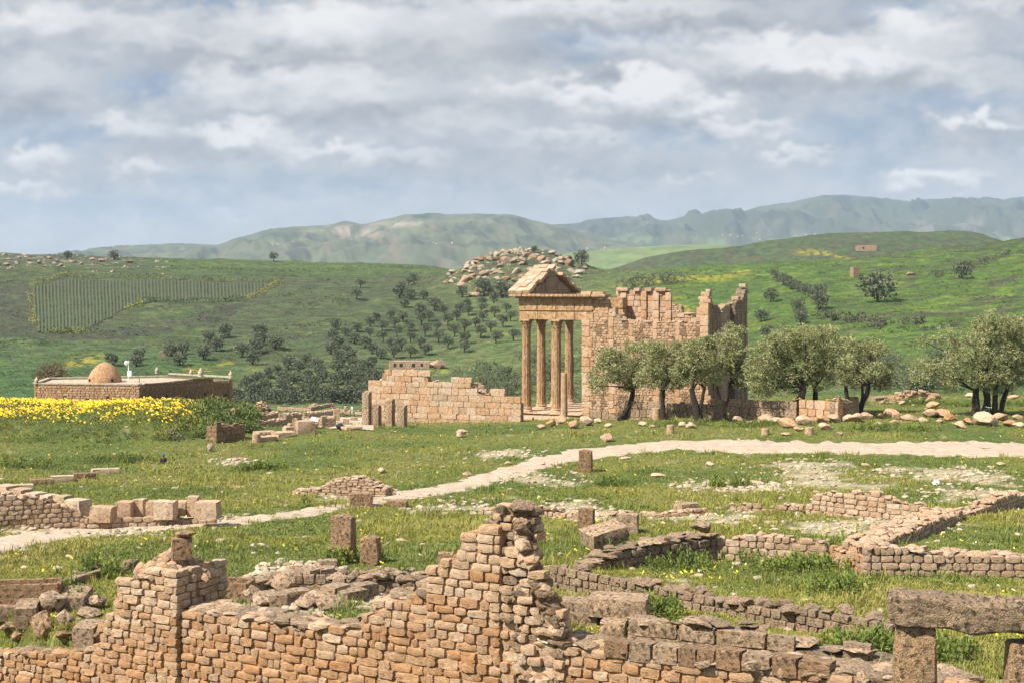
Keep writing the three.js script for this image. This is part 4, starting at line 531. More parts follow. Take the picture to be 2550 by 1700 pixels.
lowWall({ a: H(726, 1232), b: H(960, 1238), label: 'stepped flat stone heap beside the track junction', tops: [[0, .25], [.3, .35], [.38, .9], [.7, 1.1], [.85, .8], [1, .4]], thick: 1.5, ch: .16, len: [.3, .7], set: 'pale', budget: 280, seed: 43, rubble: 1.3, flat: .3 });
// behind the foreground wall, centre and left
lowWall({ a: H(650, 1475), b: H(1070, 1480), label: 'grey rubble bank behind the middle of the foreground wall', tops: [[0, .2], [.15, .5], [.3, .7], [.5, .35], [.7, .6], [1, .3]], thick: 1.6, ch: .3, len: [.35, .9], set: 'grey', budget: 280, seed: 44, mat: M.mortarGrey, rubble: 1.2, capSize: .5 });
lowWall({ a: H(120, 1475), b: H(345, 1416), label: 'line of flat grey stones running up to the left pier', tops: [[0, .3], [.5, .25], [1, .3]], thick: .6, ch: .25, len: [.5, 1.1], set: 'grey', geo: BLOCKS, budget: 280, seed: 45, mat: M.mortarGrey, rubble: .6 });
// left: retaining wall of big blocks along the footpath
lowWall({ a: H(-60, 1318), b: H(200, 1318), label: 'rough retaining wall below the big blocks, left of the footpath', tops: [[0, 1.7], [.5, 1.6], [.8, 1.2], [1, .9]], thick: .9, ch: .24, len: [.25, .6], set: 'pale', budget: 280, seed: 46 });
lowWall({ a: H(196, 1318), b: H(535, 1305), label: 'low footing course under the row of big squared blocks', tops: [[0, .6], [.3, .45], [.7, .4], [1, .3]], thick: .9, ch: .26, len: [.3, .7], set: 'pale', budget: 280, seed: 47, rubble: .4 });
[[186, 1284, 1.15, .8, .9], [250, 1298, 1.15, .72, .9], [306, 1288, .85, .8, .8], [343, 1285, .6, .85, .8], [373, 1287, .45, .8, .8], [406, 1291, 1.05, .85, .9], [449, 1282, .55, .7, .7], [477, 1283, .55, .95, .7], [512, 1292, 1.15, .85, .9], [150, 1263, .8, .6, .8], [116, 1256, .7, .5, .8], [82, 1248, .9, .45, .9], [44, 1240, 1.0, .5, .9], [8, 1232, 1.2, .55, .9]].sort((a, b) => a[0] - b[0]).forEach(([px, py, w, h, dp], i) => { const p = hit(px, py + 22), d = -p.z, b = P3(px, py, d); block(px, py, w, h, dp, (px > 230 ? -.12 : -.55) + (hash(px) - .5) * .2, 'pale', `${ORD[i]} from the left in the row of big pale blocks beside the footpath`, { p: V(b.x, b.y, b.z - .1), group: 'big blocks along the footpath wall', rz: (hash(px, 2) - .5) * .06 }); });
[[16, 1226, 1.6, .4], [55, 1220, 1.1, .35], [100, 1208, 1.5, .42], [150, 1200, 1.5, .42], [205, 1192, 1.5, .4], [258, 1180, 1.9, .38]].forEach(([px, py, w, h], i) => block(px, py, w, h, .7, .35, i % 2 ? 'pale' : 'brown', `${ORD[i]} from the left in the slanting line of long slabs at the mound foot`, { name: 'kerb_slab', group: 'long slabs at the mound foot' }));
// standing stones and big loose blocks
block(852, 1400, .92, 1.95, .6, -.25, 'brown', 'tall upright stone with a chipped top, left of two in the grass', { name: 'standing_stone' });
block(920, 1408, .84, 1.2, .66, -.2, 'brown', 'short dark upright stone, right of the tall one', { name: 'standing_stone', geo: stoneGeo(55, .2, .06, 3) });
block(812, 1414, .8, .3, .6, .2, 'grey', 'flat slab on rubble at the foot of the tall upright stone'); block(792, 1426, .5, .35, .5, .6, 'grey', 'small cube stone below the flat slab', { geo: ROCKS[2] });
block(896, 1262, 1.35, .78, .9, .15, 'brown', 'brown squared boulder lying beside the track'); block(988, 1262, 1.2, .34, .7, -.1, 'brown', 'low yellow lichened slab right of the brown boulder');
block(1459, 1176, .92, 1.6, .7, -.2, 'brown', 'lone upright stone beside the bend of the track', { name: 'standing_stone' });
block(1462, 1332, .72, 1.25, .6, -.3, 'brown', 'upright square stone behind the tilted slab', { name: 'standing_stone' }); block(1566, 1330, .98, .95, .8, -.2, 'grey', 'short square stone right of the tilted slab', { name: 'standing_stone' });
block(1506, 1386, 1.75, .6, 1.3, .45, 'grey', 'thick slab tilted on the end of the dark wall stub', { name: 'tilted_slab', rx: .12, rz: .14, lift: .55 });
block(1752, 1345, 1.0, .6, .8, .4, 'grey', 'grey boulder on the right end of the dark wall stub', { geo: ROCKS[1], lift: .35, name: 'boulder', category: 'boulder' }); block(1712, 1276, 1.3, .5, .8, .5, 'grey', 'long flat block lying in the grass above the dark wall stub');
block(1110, 1440, .6, 1.0, .5, -.1, 'brown', 'small brown upright stone peeping out behind the tall pier', { name: 'standing_stone' });
// grey blocks just right of the tall pier
block(1448, 1560, 1.3, .8, 1.1, -.25, 'grey', 'big grey block right of the tall pier, left of two'); block(1545, 1570, 1.9, .55, 1.2, -.2, 'grey', 'big yellow lichened slab right of the tall pier, right of two', { lift: .45 }); block(1530, 1590, .8, .5, .8, -.2, 'grey', 'squat block under the lichened slab');
// left corner: troughs and tumbled blocks
function trough(px, py, w, h, dp, yaw, label, set) { const p = hit(px, py), g = thing('stone_trough', label, 'trough', V(p.x, p.y - .05, p.z - dp / 2)); g.rotation.y = yaw; const t = .13, B = (n, x, y, z, a, b, c) => { const m = mesh(n, boxUV(stoneGeo(Math.floor(px + x * 10 + z * 30), .06, .03, 3).scale(a, b, c), .6, x), M[set][0], g); m.position.set(x, y, z); }; B('base', 0, .12, 0, w, .24, dp); B('side', 0, h / 2 + .04, dp / 2 - t / 2, w, h - .08, t); B('side', 0, h / 2 + .04, -dp / 2 + t / 2, w, h - .08, t); B('end', -w / 2 + t / 2, h / 2 + .03, 0, t, h - .1, dp - t * 1.9); B('end', w / 2 - t / 2, h / 2 + .03, 0, t, h - .1, dp - t * 1.9); return g; }
trough(578, 1500, 1.15, .72, 1.0, -.12, 'hollow square stone basin behind the left pier', 'brown'); trough(52, 1522, 2.3, .95, 1.0, .18, 'long dark stone trough at the left picture edge', 'brown');
[[100, 1582, 1.0, .85], [60, 1555, .9, .7], [118, 1530, 1.1, .75], [178, 1520, 1.2, .6], [155, 1560, .6, .6], [236, 1520, .7, .5], [210, 1544, 1.0, .3], [155, 1590, 1.0, .3], [20, 1572, .8, .4], [215, 1612, .95, .75], [250, 1606, .8, .7], [40, 1602, .9, .35], [8, 1545, .9, .5], [185, 1478, .9, .28], [140, 1500, .9, .3]].sort((a, b) => a[0] - b[0]).forEach(([px, py, w, h], i) => (i % 3 ? rock : block)(px, py, w, h, ...(i % 3 ? [i % 2 ? 'grey' : 'brown'] : [w * .8, hash(px) * 2, 'grey']), `${ORD[i]} from the left of the tumbled blocks beside the long trough`, { group: 'tumbled blocks in the left corner', rz: (hash(px) - .5) * .5 }));
[[628, 1482, .9, .5], [700, 1478, 1.0, .6], [765, 1470, .9, .8], [800, 1465, .8, .75], [842, 1460, .8, .5], [880, 1450, .6, .4], [968, 1452, .9, .6], [1005, 1455, .8, .55], [1048, 1470, 1.2, .3], [920, 1470, .6, .35], [732, 1500, .9, .4], [655, 1510, 1.0, .45], [690, 1512, .8, .45], [780, 1505, 1.1, .5], [830, 1495, .9, .5], [870, 1500, 1.0, .4], [905, 1490, .8, .5], [760, 1520, .9, .35], [815, 1522, 1.2, .4], [945, 1478, .8, .45], [620, 1500, .8, .5], [1020, 1482, .8, .4]].sort((a, b) => a[0] - b[0]).forEach(([px, py, w, h], i) => rock(px, py, w, h, 'grey', `${ORD[i]} from the left of the grey rocks behind the wall middle`, { group: 'grey rocks behind the foreground wall', geo: i % 2 ? BLOCKS[i % 8] : ROCKS[i % 10] }));
// boulders strewn below the olives
{ const r = rng(12), L = []; const row = [[1372, 1058, 1.1], [1395, 1052, 1.4], [1430, 1062, 1.2], [1460, 1056, 1.6], [1490, 1050, 1.0], [1515, 1060, .8], [1350, 1064, .9], [1600, 1058, .9], [1625, 1060, .7], [1700, 1058, .8], [1722, 1062, 1.0], [1838, 1050, 1.2], [1868, 1056, .9], [1905, 1048, 1.6], [1940, 1052, 1.5], [1965, 1062, 1.9], [2010, 1055, 1.6], [2052, 1052, 1.3], [2080, 1048, 1.6], [2112, 1044, 1.2], [2135, 1046, 1.5], [2165, 1042, 1.3], [2196, 1038, 1.1], [2222, 1034, 1.4], [2240, 1040, 1.2], [2268, 1044, 1.6], [2300, 1048, 1.0], [2318, 1036, 1.4], [2345, 1050, .8], [2372, 1044, 1.3], [2396, 1062, 1.3], [2352, 1036, 1.6], [2415, 1052, 1.0], [2462, 1056, 2.2], [2500, 1044, 1.6], [2520, 1058, 1.2], [2545, 1062, 1.4], [2538, 1040, 1.0], [2230, 1052, .9], [2190, 1056, .8], [2060, 1066, 1.1], [1990, 1070, .9], [2250, 1006, 1.0], [2420, 985, 1.1], [2530, 990, 1.2], [2330, 1014, 1.3]];
  row.sort((a, b) => a[0] - b[0]).forEach(([px, py, w], i) => rock(px, py + 4, w * (.9 + r() * .25), w * (.42 + r() * .2), r() < .62 ? 'pale' : 'ochre', `${ORD[i]} from the left of the boulders strewn below the olives`, { group: 'boulders strewn below the olives', rz: (r() - .5) * .4, rx: (r() - .5) * .3 })); void L; }
{ const r = rng(51), m = []; const kx = XZ(1285, 585); for (let i = 0; i < 700; i++) { const a = r() * 6.28, q = Math.sqrt(r()) * 1.15, x = kx[0] + Math.cos(a) * q * 25, z = kx[1] + 14 + Math.sin(a) * q * 34; if (fbm(x / 7, z / 9, 3) < -.05) continue; m.push([x, z, .5 + Math.pow(r(), 3) * 2.6]); } for (let i = 0; i < 420; i++) { const px = -60 + Math.pow(r(), 1.3) * 480, d = 640 + r() * 115, x = (px - 1275) / F * d; if (fbm(x / 9, d / 9, 3) < .05) continue; m.push([x, -d, .4 + Math.pow(r(), 3) * 1.8]); } const im = new THREE.InstancedMesh(ROCKS[7], std(0xffffff, { map: stoneMap }), m.length), c = new THREE.Color(), M4 = new THREE.Matrix4(), q = new THREE.Quaternion(); m.forEach(([x, z, s], i) => { M4.compose(V(x, ground(x, z) + s * .1, z), q.setFromEuler(new THREE.Euler(r() - .5, r() * 6, r() - .5)), V(s * 1.4, s * .8, s)); im.setMatrixAt(i, M4); const k = .7 + r() * .5; im.setColorAt(i, c.setRGB(.5 * k, .43 * k, .35 * k)); }); im.name = 'hill_stones'; scene.add(im); tag(im, 'small grey stones littering the knoll and the left skyline', 'stones', null, 'stuff'); }
// drums, short posts and loose stones beside the track
const drum = (px, py, r, h, label, lie) => { const p = hit(px, py), m = solo('column_drum', boxUV(new THREE.CylinderGeometry(r, r * 1.03, h, 22, 2), .6), M.pale[2], label, 'column drum'); m.position.set(p.x, p.y + (lie ? r * .85 : h / 2 - .1), p.z - r); if (lie) m.rotation.set(0, .25, Math.PI / 2); return m; };
drum(1671, 1080, .33, .85, 'short pale column stump before the straight trunked olive'); drum(1908, 1084, .32, .65, 'short column stump by the track, left of the grey one'); drum(2018, 1082, .36, .68, 'grey column stump between the track and the broad olive'); drum(1636, 1045, .4, 1.2, 'thick column drum behind the leaning olive'); drum(636, 1102, .36, .85, 'upright column drum below the excavated ruins'); drum(677, 1098, .3, 1.0, 'fallen pale column drum beside the upright drum', 1);
block(1692, 1040, 1.5, .6, .6, 0, 'pale', 'pale rectangular block on the grass under the olives');
[[1960, 1085, .9, .28, 'flat stone between the two column stumps'], [2095, 1084, .7, .3, 'small brown stone right of the grey column stump'], [1512, 1100, 1.1, .75, 'brown boulder above the bend of the track'], [1150, 1083, 1.2, .55, 'rock with a flat top on the grass before the ashlar wall'], [1145, 1090, .8, .7, 'pale split rock leaning on the flat topped one'], [522, 1124, .62, .6, 'brown cube stone at the foot of the mound'], [952, 1178, .6, .4, 'pale stone above the stepped heap'], [1163, 1186, .6, .35, 'round stone on the track edge'], [1350, 1158, .6, .22, 'flat white stone above the track'], [1265, 1156, .6, .25, 'small white stone left of the lone upright stone'], [1558, 1144, .9, .2, 'flat white stone below the track bend'], [1645, 1190, 1.1, .3, 'white flat rock in the grass right of the lone upright stone'], [2158, 1162, .7, .25, 'tan flat stone on the bare ground at the right'], [2495, 1160, .8, .25, 'grey flat stone on the bare ground near the right edge'], [1770, 1160, .8, .3, 'brown flat stone in the grass at right of centre'], [965, 1222, .7, .3, 'rounded stone below the stepped heap'], [580, 1145, .7, .15, 'flat stone in the meadow below the mound'], [590, 1215, 1.0, .1, 'thin flat slab in the meadow left of the stepped heap'], [1560, 1292, .8, .1, 'flat slab flush with the grass behind the upright blocks'], [1000, 1350, .7, .12, 'flat stone in the grass right of the short dark upright stone']].forEach(([px, py, w, h, l]) => rock(px, py, w, h, 'pale', l));
// pebbles and chips over the bare ground
{ const r = rng(15), geo = ROCKS[4], m = []; for (let i = 0; i < 7000; i++) { const b = pick(BARE, r), a = r() * 6.28, q = Math.pow(r(), .6) * b[2] * 1.2, x = b[0] + Math.cos(a) * q, z = b[1] + Math.sin(a) * q * 1.2; m.push([x, z, .05 + Math.pow(r(), 4) * .3]); } for (let i = 0; i < 2500; i++) { const d = 1 / mix(1 / 40, 1 / 170, r()), px = mix(-50, 2600, r()); m.push([(px - 1275) / F * d, -d, .05 + Math.pow(r(), 5) * .3]); } const im = new THREE.InstancedMesh(geo, std(0xffffff, { map: stoneMap }), m.length), c = new THREE.Color(), M4 = new THREE.Matrix4(), q = new THREE.Quaternion(); m.forEach(([x, z, s], i) => { M4.compose(V(x, ground(x, z) + s * .1, z), q.setFromAxisAngle(V(0, 1, 0), i), V(s * 1.4, s * .6, s)); im.setMatrixAt(i, M4); const k = .75 + r() * .4; im.setColorAt(i, c.setRGB(.66 * k, .56 * k, .44 * k)); }); im.name = 'loose_stones'; scene.add(im); tag(im, 'pebbles and stone chips strewn over the bare ground', 'stones', null, 'stuff'); }
// excavated ruins in front of the grove
{ const W = (a, b, h, lb, set = 'pale', thick = .8, seed = 1) => lowWall({ a: H(...a, 100), b: H(...b, 100), label: lb, tops: [[0, h], [.4, h * .92], [1, h]], thick, ch: .3, len: [.35, .8], set, budget: 12, seed: seed + a[0], rag: .06, rubble: .3, mat: M.mortarPale });
  [[[585, 1048], [640, 1046], 1.5, 'low wall at the left end of the excavation'], [[595, 1047], [634, 1043], 1.6, 'square shaded wall block at the excavation left'], [[655, 1052], [694, 1048], 1.3, 'second shaded wall block of the excavation'], [[712, 1052], [752, 1047], 1.3, 'third shaded wall block of the excavation'], [[640, 1062], [716, 1056], .8, 'long low wall before the shaded wall blocks'], [[690, 1020], [772, 1022], .9, 'rear wall of the excavation'], [[774, 1024], [830, 1014], 1.2, 'rear wall rising toward the sitting visitor'], [[770, 1040], [836, 1028], .9, 'diagonal wall below the sitting visitor'], [[846, 1026], [914, 1034], .9, 'low parapet behind the standing visitors'], [[800, 1066], [838, 1064], 1.6, 'thick square pier of masonry before the paved court'], [[720, 1070], [792, 1066], .8, 'low wall behind the information board'], [[552, 1030], [610, 1026], .8, 'back wall beside the domed building']].forEach(([a, b, h, lb], i) => W(a, b, h * .72, lb, 'pale', i === 9 ? 1.6 : .8, i));
  for (const [px, py, w, h, lb] of [[650, 1024, 4.2, 2.4, 'rounded rubble heap at the back of the excavation'], [782, 1016, 2.0, 1.2, 'smaller rubble heap behind the rear wall']]) { const p = hit(px, py, 100), g = thing('rubble_heap', lb, 'rubble', p), r = rng(px), st = []; for (let i = 0; i < 70; i++) { const a = r() * 6.3, q = r(), e = r(); st.push({ x: Math.cos(a) * q * w / 2, y: (1 - q * q) * h * (.3 + .7 * e) * .8, z: Math.sin(a) * q * w / 2, sx: .6 + r() * .5, sy: .3 + r() * .2, sz: .5, ry: r() * 3, rx: (r() - .5) * .4, set: r() < .5 ? 'pale' : 'ochre', geo: pick(CHIPS, r) }); } lay(g, st, 40); }
  for (const [px, py, w, h, lb] of [[614, 1026, .6, 1.9, 'stubby stone post at the back left of the excavation'], [733, 1071, .55, 1.2, 'white headless stone stump in the excavation'], [837, 1050, .7, 1.5, 'short stone pillar on the paved court'], [860, 1056, .7, .6, 'cube stone on the paved court'], [768, 1075, .7, 1.2, 'broken column stub right of the shattered block'], [758, 1081, 1.7, 1.3, 'shattered upright block below the information board'], [716, 1078, .9, .6, 'tilted stone slab left of the headless stump'], [655, 1085, 1.8, .4, 'flat rock left of the tilted stone slab'], [700, 1088, 2.2, .45, 'wide flat rock below the headless stump'], [880, 1048, .8, .45, 'small block far across the paved court'], [874, 1070, 1.8, .3, 'flat stone kerb at the edge of the paved court'], [655, 1098, 1.7, .4, 'brown slab between the two column drums']]) block(px, py, w, h, w * .8, hash(px) * .8, 'pale', lb, { from: 100 });
  const pl = [[786, 1062], [930, 1072], [930, 1040], [850, 1036], [820, 1046]].map(([a, b]) => H(a, b, 100)), pos = [], q = V(); pl.forEach((p) => q.add(p)); q.multiplyScalar(1 / 5); for (let i = 0; i < 5; i++) { const a = pl[i], b = pl[(i + 1) % 5]; for (let k = 0; k < 8; k++) for (let m = 0; m < 8; m++) { const P = (s, t) => { const e = V().lerpVectors(a, b, t), x = mix(q.x, e.x, s), z = mix(q.z, e.z, s); return [x, ground(x, z) + .09, z]; }; const A = P(k / 8, m / 8), B = P((k + 1) / 8, m / 8), C = P((k + 1) / 8, (m + 1) / 8), D = P(k / 8, (m + 1) / 8); pos.push(...A, ...B, ...C, ...A, ...C, ...D); } } const g = new THREE.BufferGeometry(); g.setAttribute('position', new THREE.Float32BufferAttribute(pos, 3)); g.setAttribute('uv', new THREE.Float32BufferAttribute(pos.filter((_, i) => i % 3 !== 1).map((v) => v / 3), 2)); g.computeVertexNormals(); struct('pavement', g, new THREE.MeshStandardMaterial({ color: lin(.72, .62, .52), map: soilMap, roughness: .9, side: THREE.DoubleSide }), 'pale paved court before the ashlar wall', 'pavement');
  lowWall({ a: H(538, 1105), b: H(610, 1092), label: 'dark wall stub under the ivy at the right end of the mound', tops: [[0, 1.7], [.6, 1.5], [1, 1.3]], thick: 1.2, ch: .42, len: [.5, 1], set: 'brown', budget: 40, seed: 71, geo: BLOCKS, rubble: .5, mat: M.mortarGrey }); }
// rubble heap beyond the olives, slab, ruins on the slopes
{ const p = hit(2268, 1004, 100), g = thing('rubble_heap', 'long heap of flat stones beyond the olives at the right', 'rubble', p), r = rng(2), st = []; for (let i = 0; i < 130; i++) { const u = (r() - .5) * 6.2, h = 1.5 * (1 - Math.pow(Math.abs(u - .6) / 3.8, 2)), e = r(); st.push({ x: u, y: h * e, z: (r() - .5) * 1.6 * (1 - e * .6), sx: .5 + r() * .5, sy: .16 + r() * .12, sz: .45, ry: (r() - .5), set: r() < .7 ? 'pale' : 'ochre', geo: pick(STONES, r) }); } lay(g, st, 90); }
block(2195, 998, 2.6, .5, 1.2, .5, 'grey', 'pale flat slab left of the long stone heap', { from: 100, rx: .1 });
function house(px, py, w, h, dp, yaw, label, set, openings) { const p = hit(px, py, 225), k = -p.z / F, g = thing('ruined_house', label, 'house', p); g.rotation.y = yaw; const W = w * k, Hh = h * k, t = .4; const B = (n, x, y, z, a, b, c, mat) => { const m = mesh(n, boxUV(stoneGeo(Math.floor(px + x * 9), .03, .02, 2).scale(a, b, c), .3, x), mat, g); m.position.set(x, y, z); return m; }; B('front_wall', 0, Hh / 2 - .3, dp / 2, W, Hh + .6, t, M[set][1]); B('back_wall', 0, Hh / 2 - .2, -dp / 2, W, Hh + .4, t, M[set][0]); B('side_wall', -W / 2 + t / 2, Hh / 2 - .3, 0, t, Hh + .5, dp - t - .02, M[set][2]); B('side_wall', W / 2 - t / 2, Hh / 2 - .3, 0, t, Hh + .5, dp - t - .02, M[set][2]); B('roof', 0, Hh - .3, 0, W - t * 1.2, .25, dp - t * 1.1, M.plaster); for (const [x, y, a, b] of openings) B('window', x * W, y * Hh, dp / 2 + .17, a, b, .1, M.dark); }
house(1025, 917, 104, 19, 5, -.15, 'small grey flat roofed ruin among the olives of the grove', 'grey', [[-.2, .5, .9, .9], [.1, .5, .9, .9], [.3, .55, .6, .8], [-.35, .5, .7, 1]]); house(2158, 624, 48, 12, 8, -.1, 'lone long farmhouse ruin high on the far right hill', 'grey', [[-.2, .5, 1.2, 1.2]]); house(410, 885, 26, 11, 3, .2, 'low wall ruin among bushes above the dome', 'grey', []);
block(2131, 690, 2.6, 3.6, 2.4, .3, 'grey', 'ruined stone tower stub on the green hill', { from: 225, name: 'tower_stub' }); block(2270, 686, 3.4, 1.2, 2, .2, 'grey', 'low stone ruin right of the tower stub', { from: 225, geo: ROCKS[3] }); rock(1090, 918, 4, 2.5, 'grey', 'grey rock at the right end of the small grey ruin', { from: 225 });
// crags of the knoll
{ const r = rng(88), L = [[1160, 700, 7, 6], [1150, 715, 5, 4], [1178, 690, 5, 3], [1210, 685, 6, 4], [1235, 680, 5, 3], [1262, 698, 6, 4], [1285, 700, 5, 3], [1200, 728, 9, 5], [1180, 738, 7, 4], [1225, 735, 5, 4], [1110, 705, 3, 2], [1195, 650, 6, 4], [1215, 646, 5, 4], [1240, 648, 6, 4], [1260, 652, 7, 5], [1282, 655, 7, 5], [1300, 660, 6, 4], [1312, 640, 6, 5], [1330, 645, 6, 4], [1345, 650, 6, 4], [1362, 652, 5, 4], [1290, 632, 5, 3], [1262, 630, 5, 3], [1398, 650, 6, 4], [1420, 662, 6, 6], [1410, 648, 5, 4], [1380, 660, 4, 3], [1180, 668, 5, 3], [1245, 665, 4, 2.5], [1320, 672, 4, 2.5], [1300, 690, 4, 2.5]]; L.sort((a, b) => a[0] - b[0]).forEach(([px, py, w, h], i) => rock(px, py + 1, w * .8, h * .6, i % 3 ? 'grey' : 'brown', `${ORD[i]} crag from the left on the rocky knoll`, { from: 300, group: 'crags of the rocky knoll', name: 'crag', rz: (r() - .5) * .7, rx: (r() - .5) * .5, lift: -h * .12 })); [[20, 648], [40, 655], [70, 650], [95, 657], [120, 646], [140, 652], [60, 640], [180, 655], [200, 660], [225, 648], [250, 652], [10, 662], [110, 665], [150, 663], [320, 655]].sort((a, b) => a[0] - b[0]).forEach(([px, py], i) => rock(px, py, 2 + r() * 2, 1.0 + r() * .8, 'grey', `${ORD[i]} rock from the left on the left skyline`, { from: 300, group: 'rocks on the left skyline', name: 'crag' })); }
// ---------- trees ----------
function tube(pts, r0, r1, seg = 8, seed = 0, wob = .12) {
  const c = new THREE.CatmullRomCurve3(pts), N = Math.max(6, pts.length * 4), p = [], uv = [], idx = [], fr = c.computeFrenetFrames(N); let len = 0, last = pts[0];
  for (let i = 0; i <= N; i++) { const t = i / N, o = c.getPoint(t), R = mix(r0, r1, Math.pow(t, .8)) * (1 + (t < .12 ? (.12 - t) * 4 : 0)); len += o.distanceTo(last); last = o; for (let k = 0; k <= seg; k++) { const a = k / seg * 2 * Math.PI, q = R * (1 + wob * n3(Math.cos(a) + seed, len * .9, Math.sin(a))), n = fr.normals[i], b = fr.binormals[i]; p.push(o.x + (n.x * Math.cos(a) + b.x * Math.sin(a)) * q, o.y + (n.y * Math.cos(a) + b.y * Math.sin(a)) * q, o.z + (n.z * Math.cos(a) + b.z * Math.sin(a)) * q); uv.push(k / seg * .8, len * .5); if (i < N && k < seg) { const s = i * (seg + 1) + k; idx.push(s, s + 1, s + seg + 1, s + 1, s + seg + 2, s + seg + 1); } } }
  const g = new THREE.BufferGeometry(); g.setAttribute('position', new THREE.Float32BufferAttribute(p, 3)); g.setAttribute('uv', new THREE.Float32BufferAttribute(uv, 2)); g.setIndex(idx); g.computeVertexNormals(); return g;
}
// leaves through the volume of some lobes: [x, y, z, r]; in sprays, each leaf a folded blade
function leaves(lobes, n, len, wid, seed, cols, per = 9, spread = .3, droop = 0) {
  const dq = 1.15, r = rng(seed), vol = lobes.map((l) => l[3] ** 2.4), tot = vol.reduce((a, b) => a + b), pos = [], col = [], nor = [], d = V(), a = V(), b = V(), c = V(), o = V();
  const put = (q, k, N) => { pos.push(q.x, q.y, q.z); col.push(...k); nor.push(N.x, N.y, N.z); };
  for (let m = 0; m < n / per; m++) {
    let t = r() * tot, i = 0; while (t > vol[i] && i < lobes.length - 1) t -= vol[i++]; const l = lobes[i];
    do o.set(r() * 2 - 1, r() * 2 - 1, r() * 2 - 1); while (o.lengthSq() > 1 || o.lengthSq() < .02); const rad = o.length(), k = Math.pow(rad, .35) / rad; o.multiplyScalar(k);
    const dens = n3((l[0] + o.x * l[3]) * dq, (l[1] + o.y * l[3]) * dq + seed, (l[2] + o.z * l[3]) * dq); if (dens < -.2) continue; const edge = 1 + .22 * n3(o.x * 2.3 + seed, o.y * 2.3, o.z * 2.3 + i);
    const cx = l[0] + o.x * l[3] * edge, cy = l[1] + o.y * l[3] * edge * .86, cz = l[2] + o.z * l[3] * edge, out = d.copy(o).normalize(); out.y += .35 - droop; const base = pick(cols, r), br = .75 + r() * .5;
    for (let q = 0; q < per; q++) {
      a.set(out.x + (r() - .5) * 2.2, out.y + (r() - .5) * 2.2, out.z + (r() - .5) * 2.2).normalize(); b.set(r() - .5, r() - .5, r() - .5).cross(a).normalize(); c.crossVectors(b, a).normalize(); const N = c, L = len * (.7 + r() * .6), W = wid * (.7 + r() * .6), x = cx + (r() - .5) * spread * 2, y = cy + (r() - .5) * spread * 2, z = cz + (r() - .5) * spread * 2, kk = br * (.85 + r() * .3), kc = [base[0] * kk, base[1] * kk, base[2] * kk];
      const p0 = V(x, y, z), p1 = V(x + a.x * L * .5 + b.x * W, y + a.y * L * .5 + b.y * W, z + a.z * L * .5 + b.z * W), p2 = V(x + a.x * L, y + a.y * L, z + a.z * L), p3 = V(x + a.x * L * .5 - b.x * W, y + a.y * L * .5 - b.y * W, z + a.z * L * .5 - b.z * W);
      put(p0, kc, N); put(p1, kc, N); put(p2, kc, N); put(p0, kc, N); put(p2, kc, N); put(p3, kc, N);
    }
  }
  const g = new THREE.BufferGeometry(); g.setAttribute('position', new THREE.Float32BufferAttribute(pos, 3)); g.setAttribute('color', new THREE.Float32BufferAttribute(col, 3)); g.setAttribute('normal', new THREE.Float32BufferAttribute(nor, 3)); return g;
}
const LEAF = new THREE.MeshPhysicalMaterial({ color: 0xffffff, vertexColors: true, roughness: .75, transmission: .25, thickness: 0, side: THREE.DoubleSide });
const OLIVE = [[.32, .335, .145], [.235, .26, .10], [.39, .395, .20], [.20, .23, .075], [.30, .30, .125]], SHADED_FAROLIVE = [[.12, .145, .08], [.095, .12, .06], [.17, .19, .115], [.125, .142, .075]];  // far olive leaves darker: self-shadow of dense crowns painted into their colour
// olives by the track: trunks as photo pixels, crown lobes as photo x, y, radius
function bigOlive(label, trunks, lobes, n, seed, depth) {
  const p = hit(...trunks[0][0]), d = depth || -p.z, k = d / F, g = thing('olive_tree', label, 'tree', V(p.x, p.y - .1, p.z), 'olive trees along the track'), r = rng(seed), L = ([a, b], dz = 0) => V((a - trunks[0][0][0]) * k, (trunks[0][0][1] - b) * k + .05, dz);
  const lb = lobes.map(([a, b, c]) => { const q = L([a, b], (r() - .5) * 2.6); return [q.x, q.y, q.z, c * k]; });
  trunks.forEach((t, i) => mesh(i ? 'stem' : 'trunk', tube(t.map((q, j) => L(q, j ? (r() - .5) * .4 : 0)), (t.w || .3) * 1.3, (t.w || .3) * .8, 9, seed + i, .3), M.bark, g));
  lb.forEach((l, i) => { const t = trunks[i % trunks.length], e = L(t[t.length - 1]), m = V(mix(e.x, l[0], .5) + (r() - .5) * .3, mix(e.y, l[1], .55), mix(e.z, l[2], .4)); mesh('branch', tube([e.clone().add(V(0, -.25, 0)), m, V(l[0], l[1], l[2])], .11, .03, 6, seed + i, .2), M.bark, g); });
  const small = []; lb.forEach((l) => { small.push([l[0], l[1], l[2], l[3] * .8]); for (let i = 0; i < 7; i++) { const a = r() * 6.3, e = r() * 1.9 - .7; small.push([l[0] + Math.cos(a) * Math.cos(e) * l[3] * .82, l[1] + Math.sin(e) * l[3] * .72, l[2] + Math.sin(a) * Math.cos(e) * l[3] * .82, l[3] * (.28 + r() * .2)]); } });
  mesh('crown', leaves(small, n * 1.9, .22, .039, seed, OLIVE, 9, .17), LEAF, g); return g;
}
const tr = (w, ...p) => Object.assign(p, { w });
bigOlive('leaning dark trunked olive, leftmost of the trees before the temple', [tr(.24, [1548, 1047], [1558, 1022], [1573, 992], [1577, 960])], [[1540, 910, 50], [1505, 930, 38], [1580, 892, 50], [1480, 958, 22], [1615, 925, 38], [1560, 945, 38], [1522, 882, 28]], 15000, 1);
bigOlive('straight trunked olive beside the leaning one, before the temple wall', [tr(.24, [1652, 1046], [1650, 1010], [1651, 960])], [[1648, 898, 48], [1690, 925, 36], [1620, 945, 32], [1662, 945, 38], [1640, 870, 26]], 12000, 2);
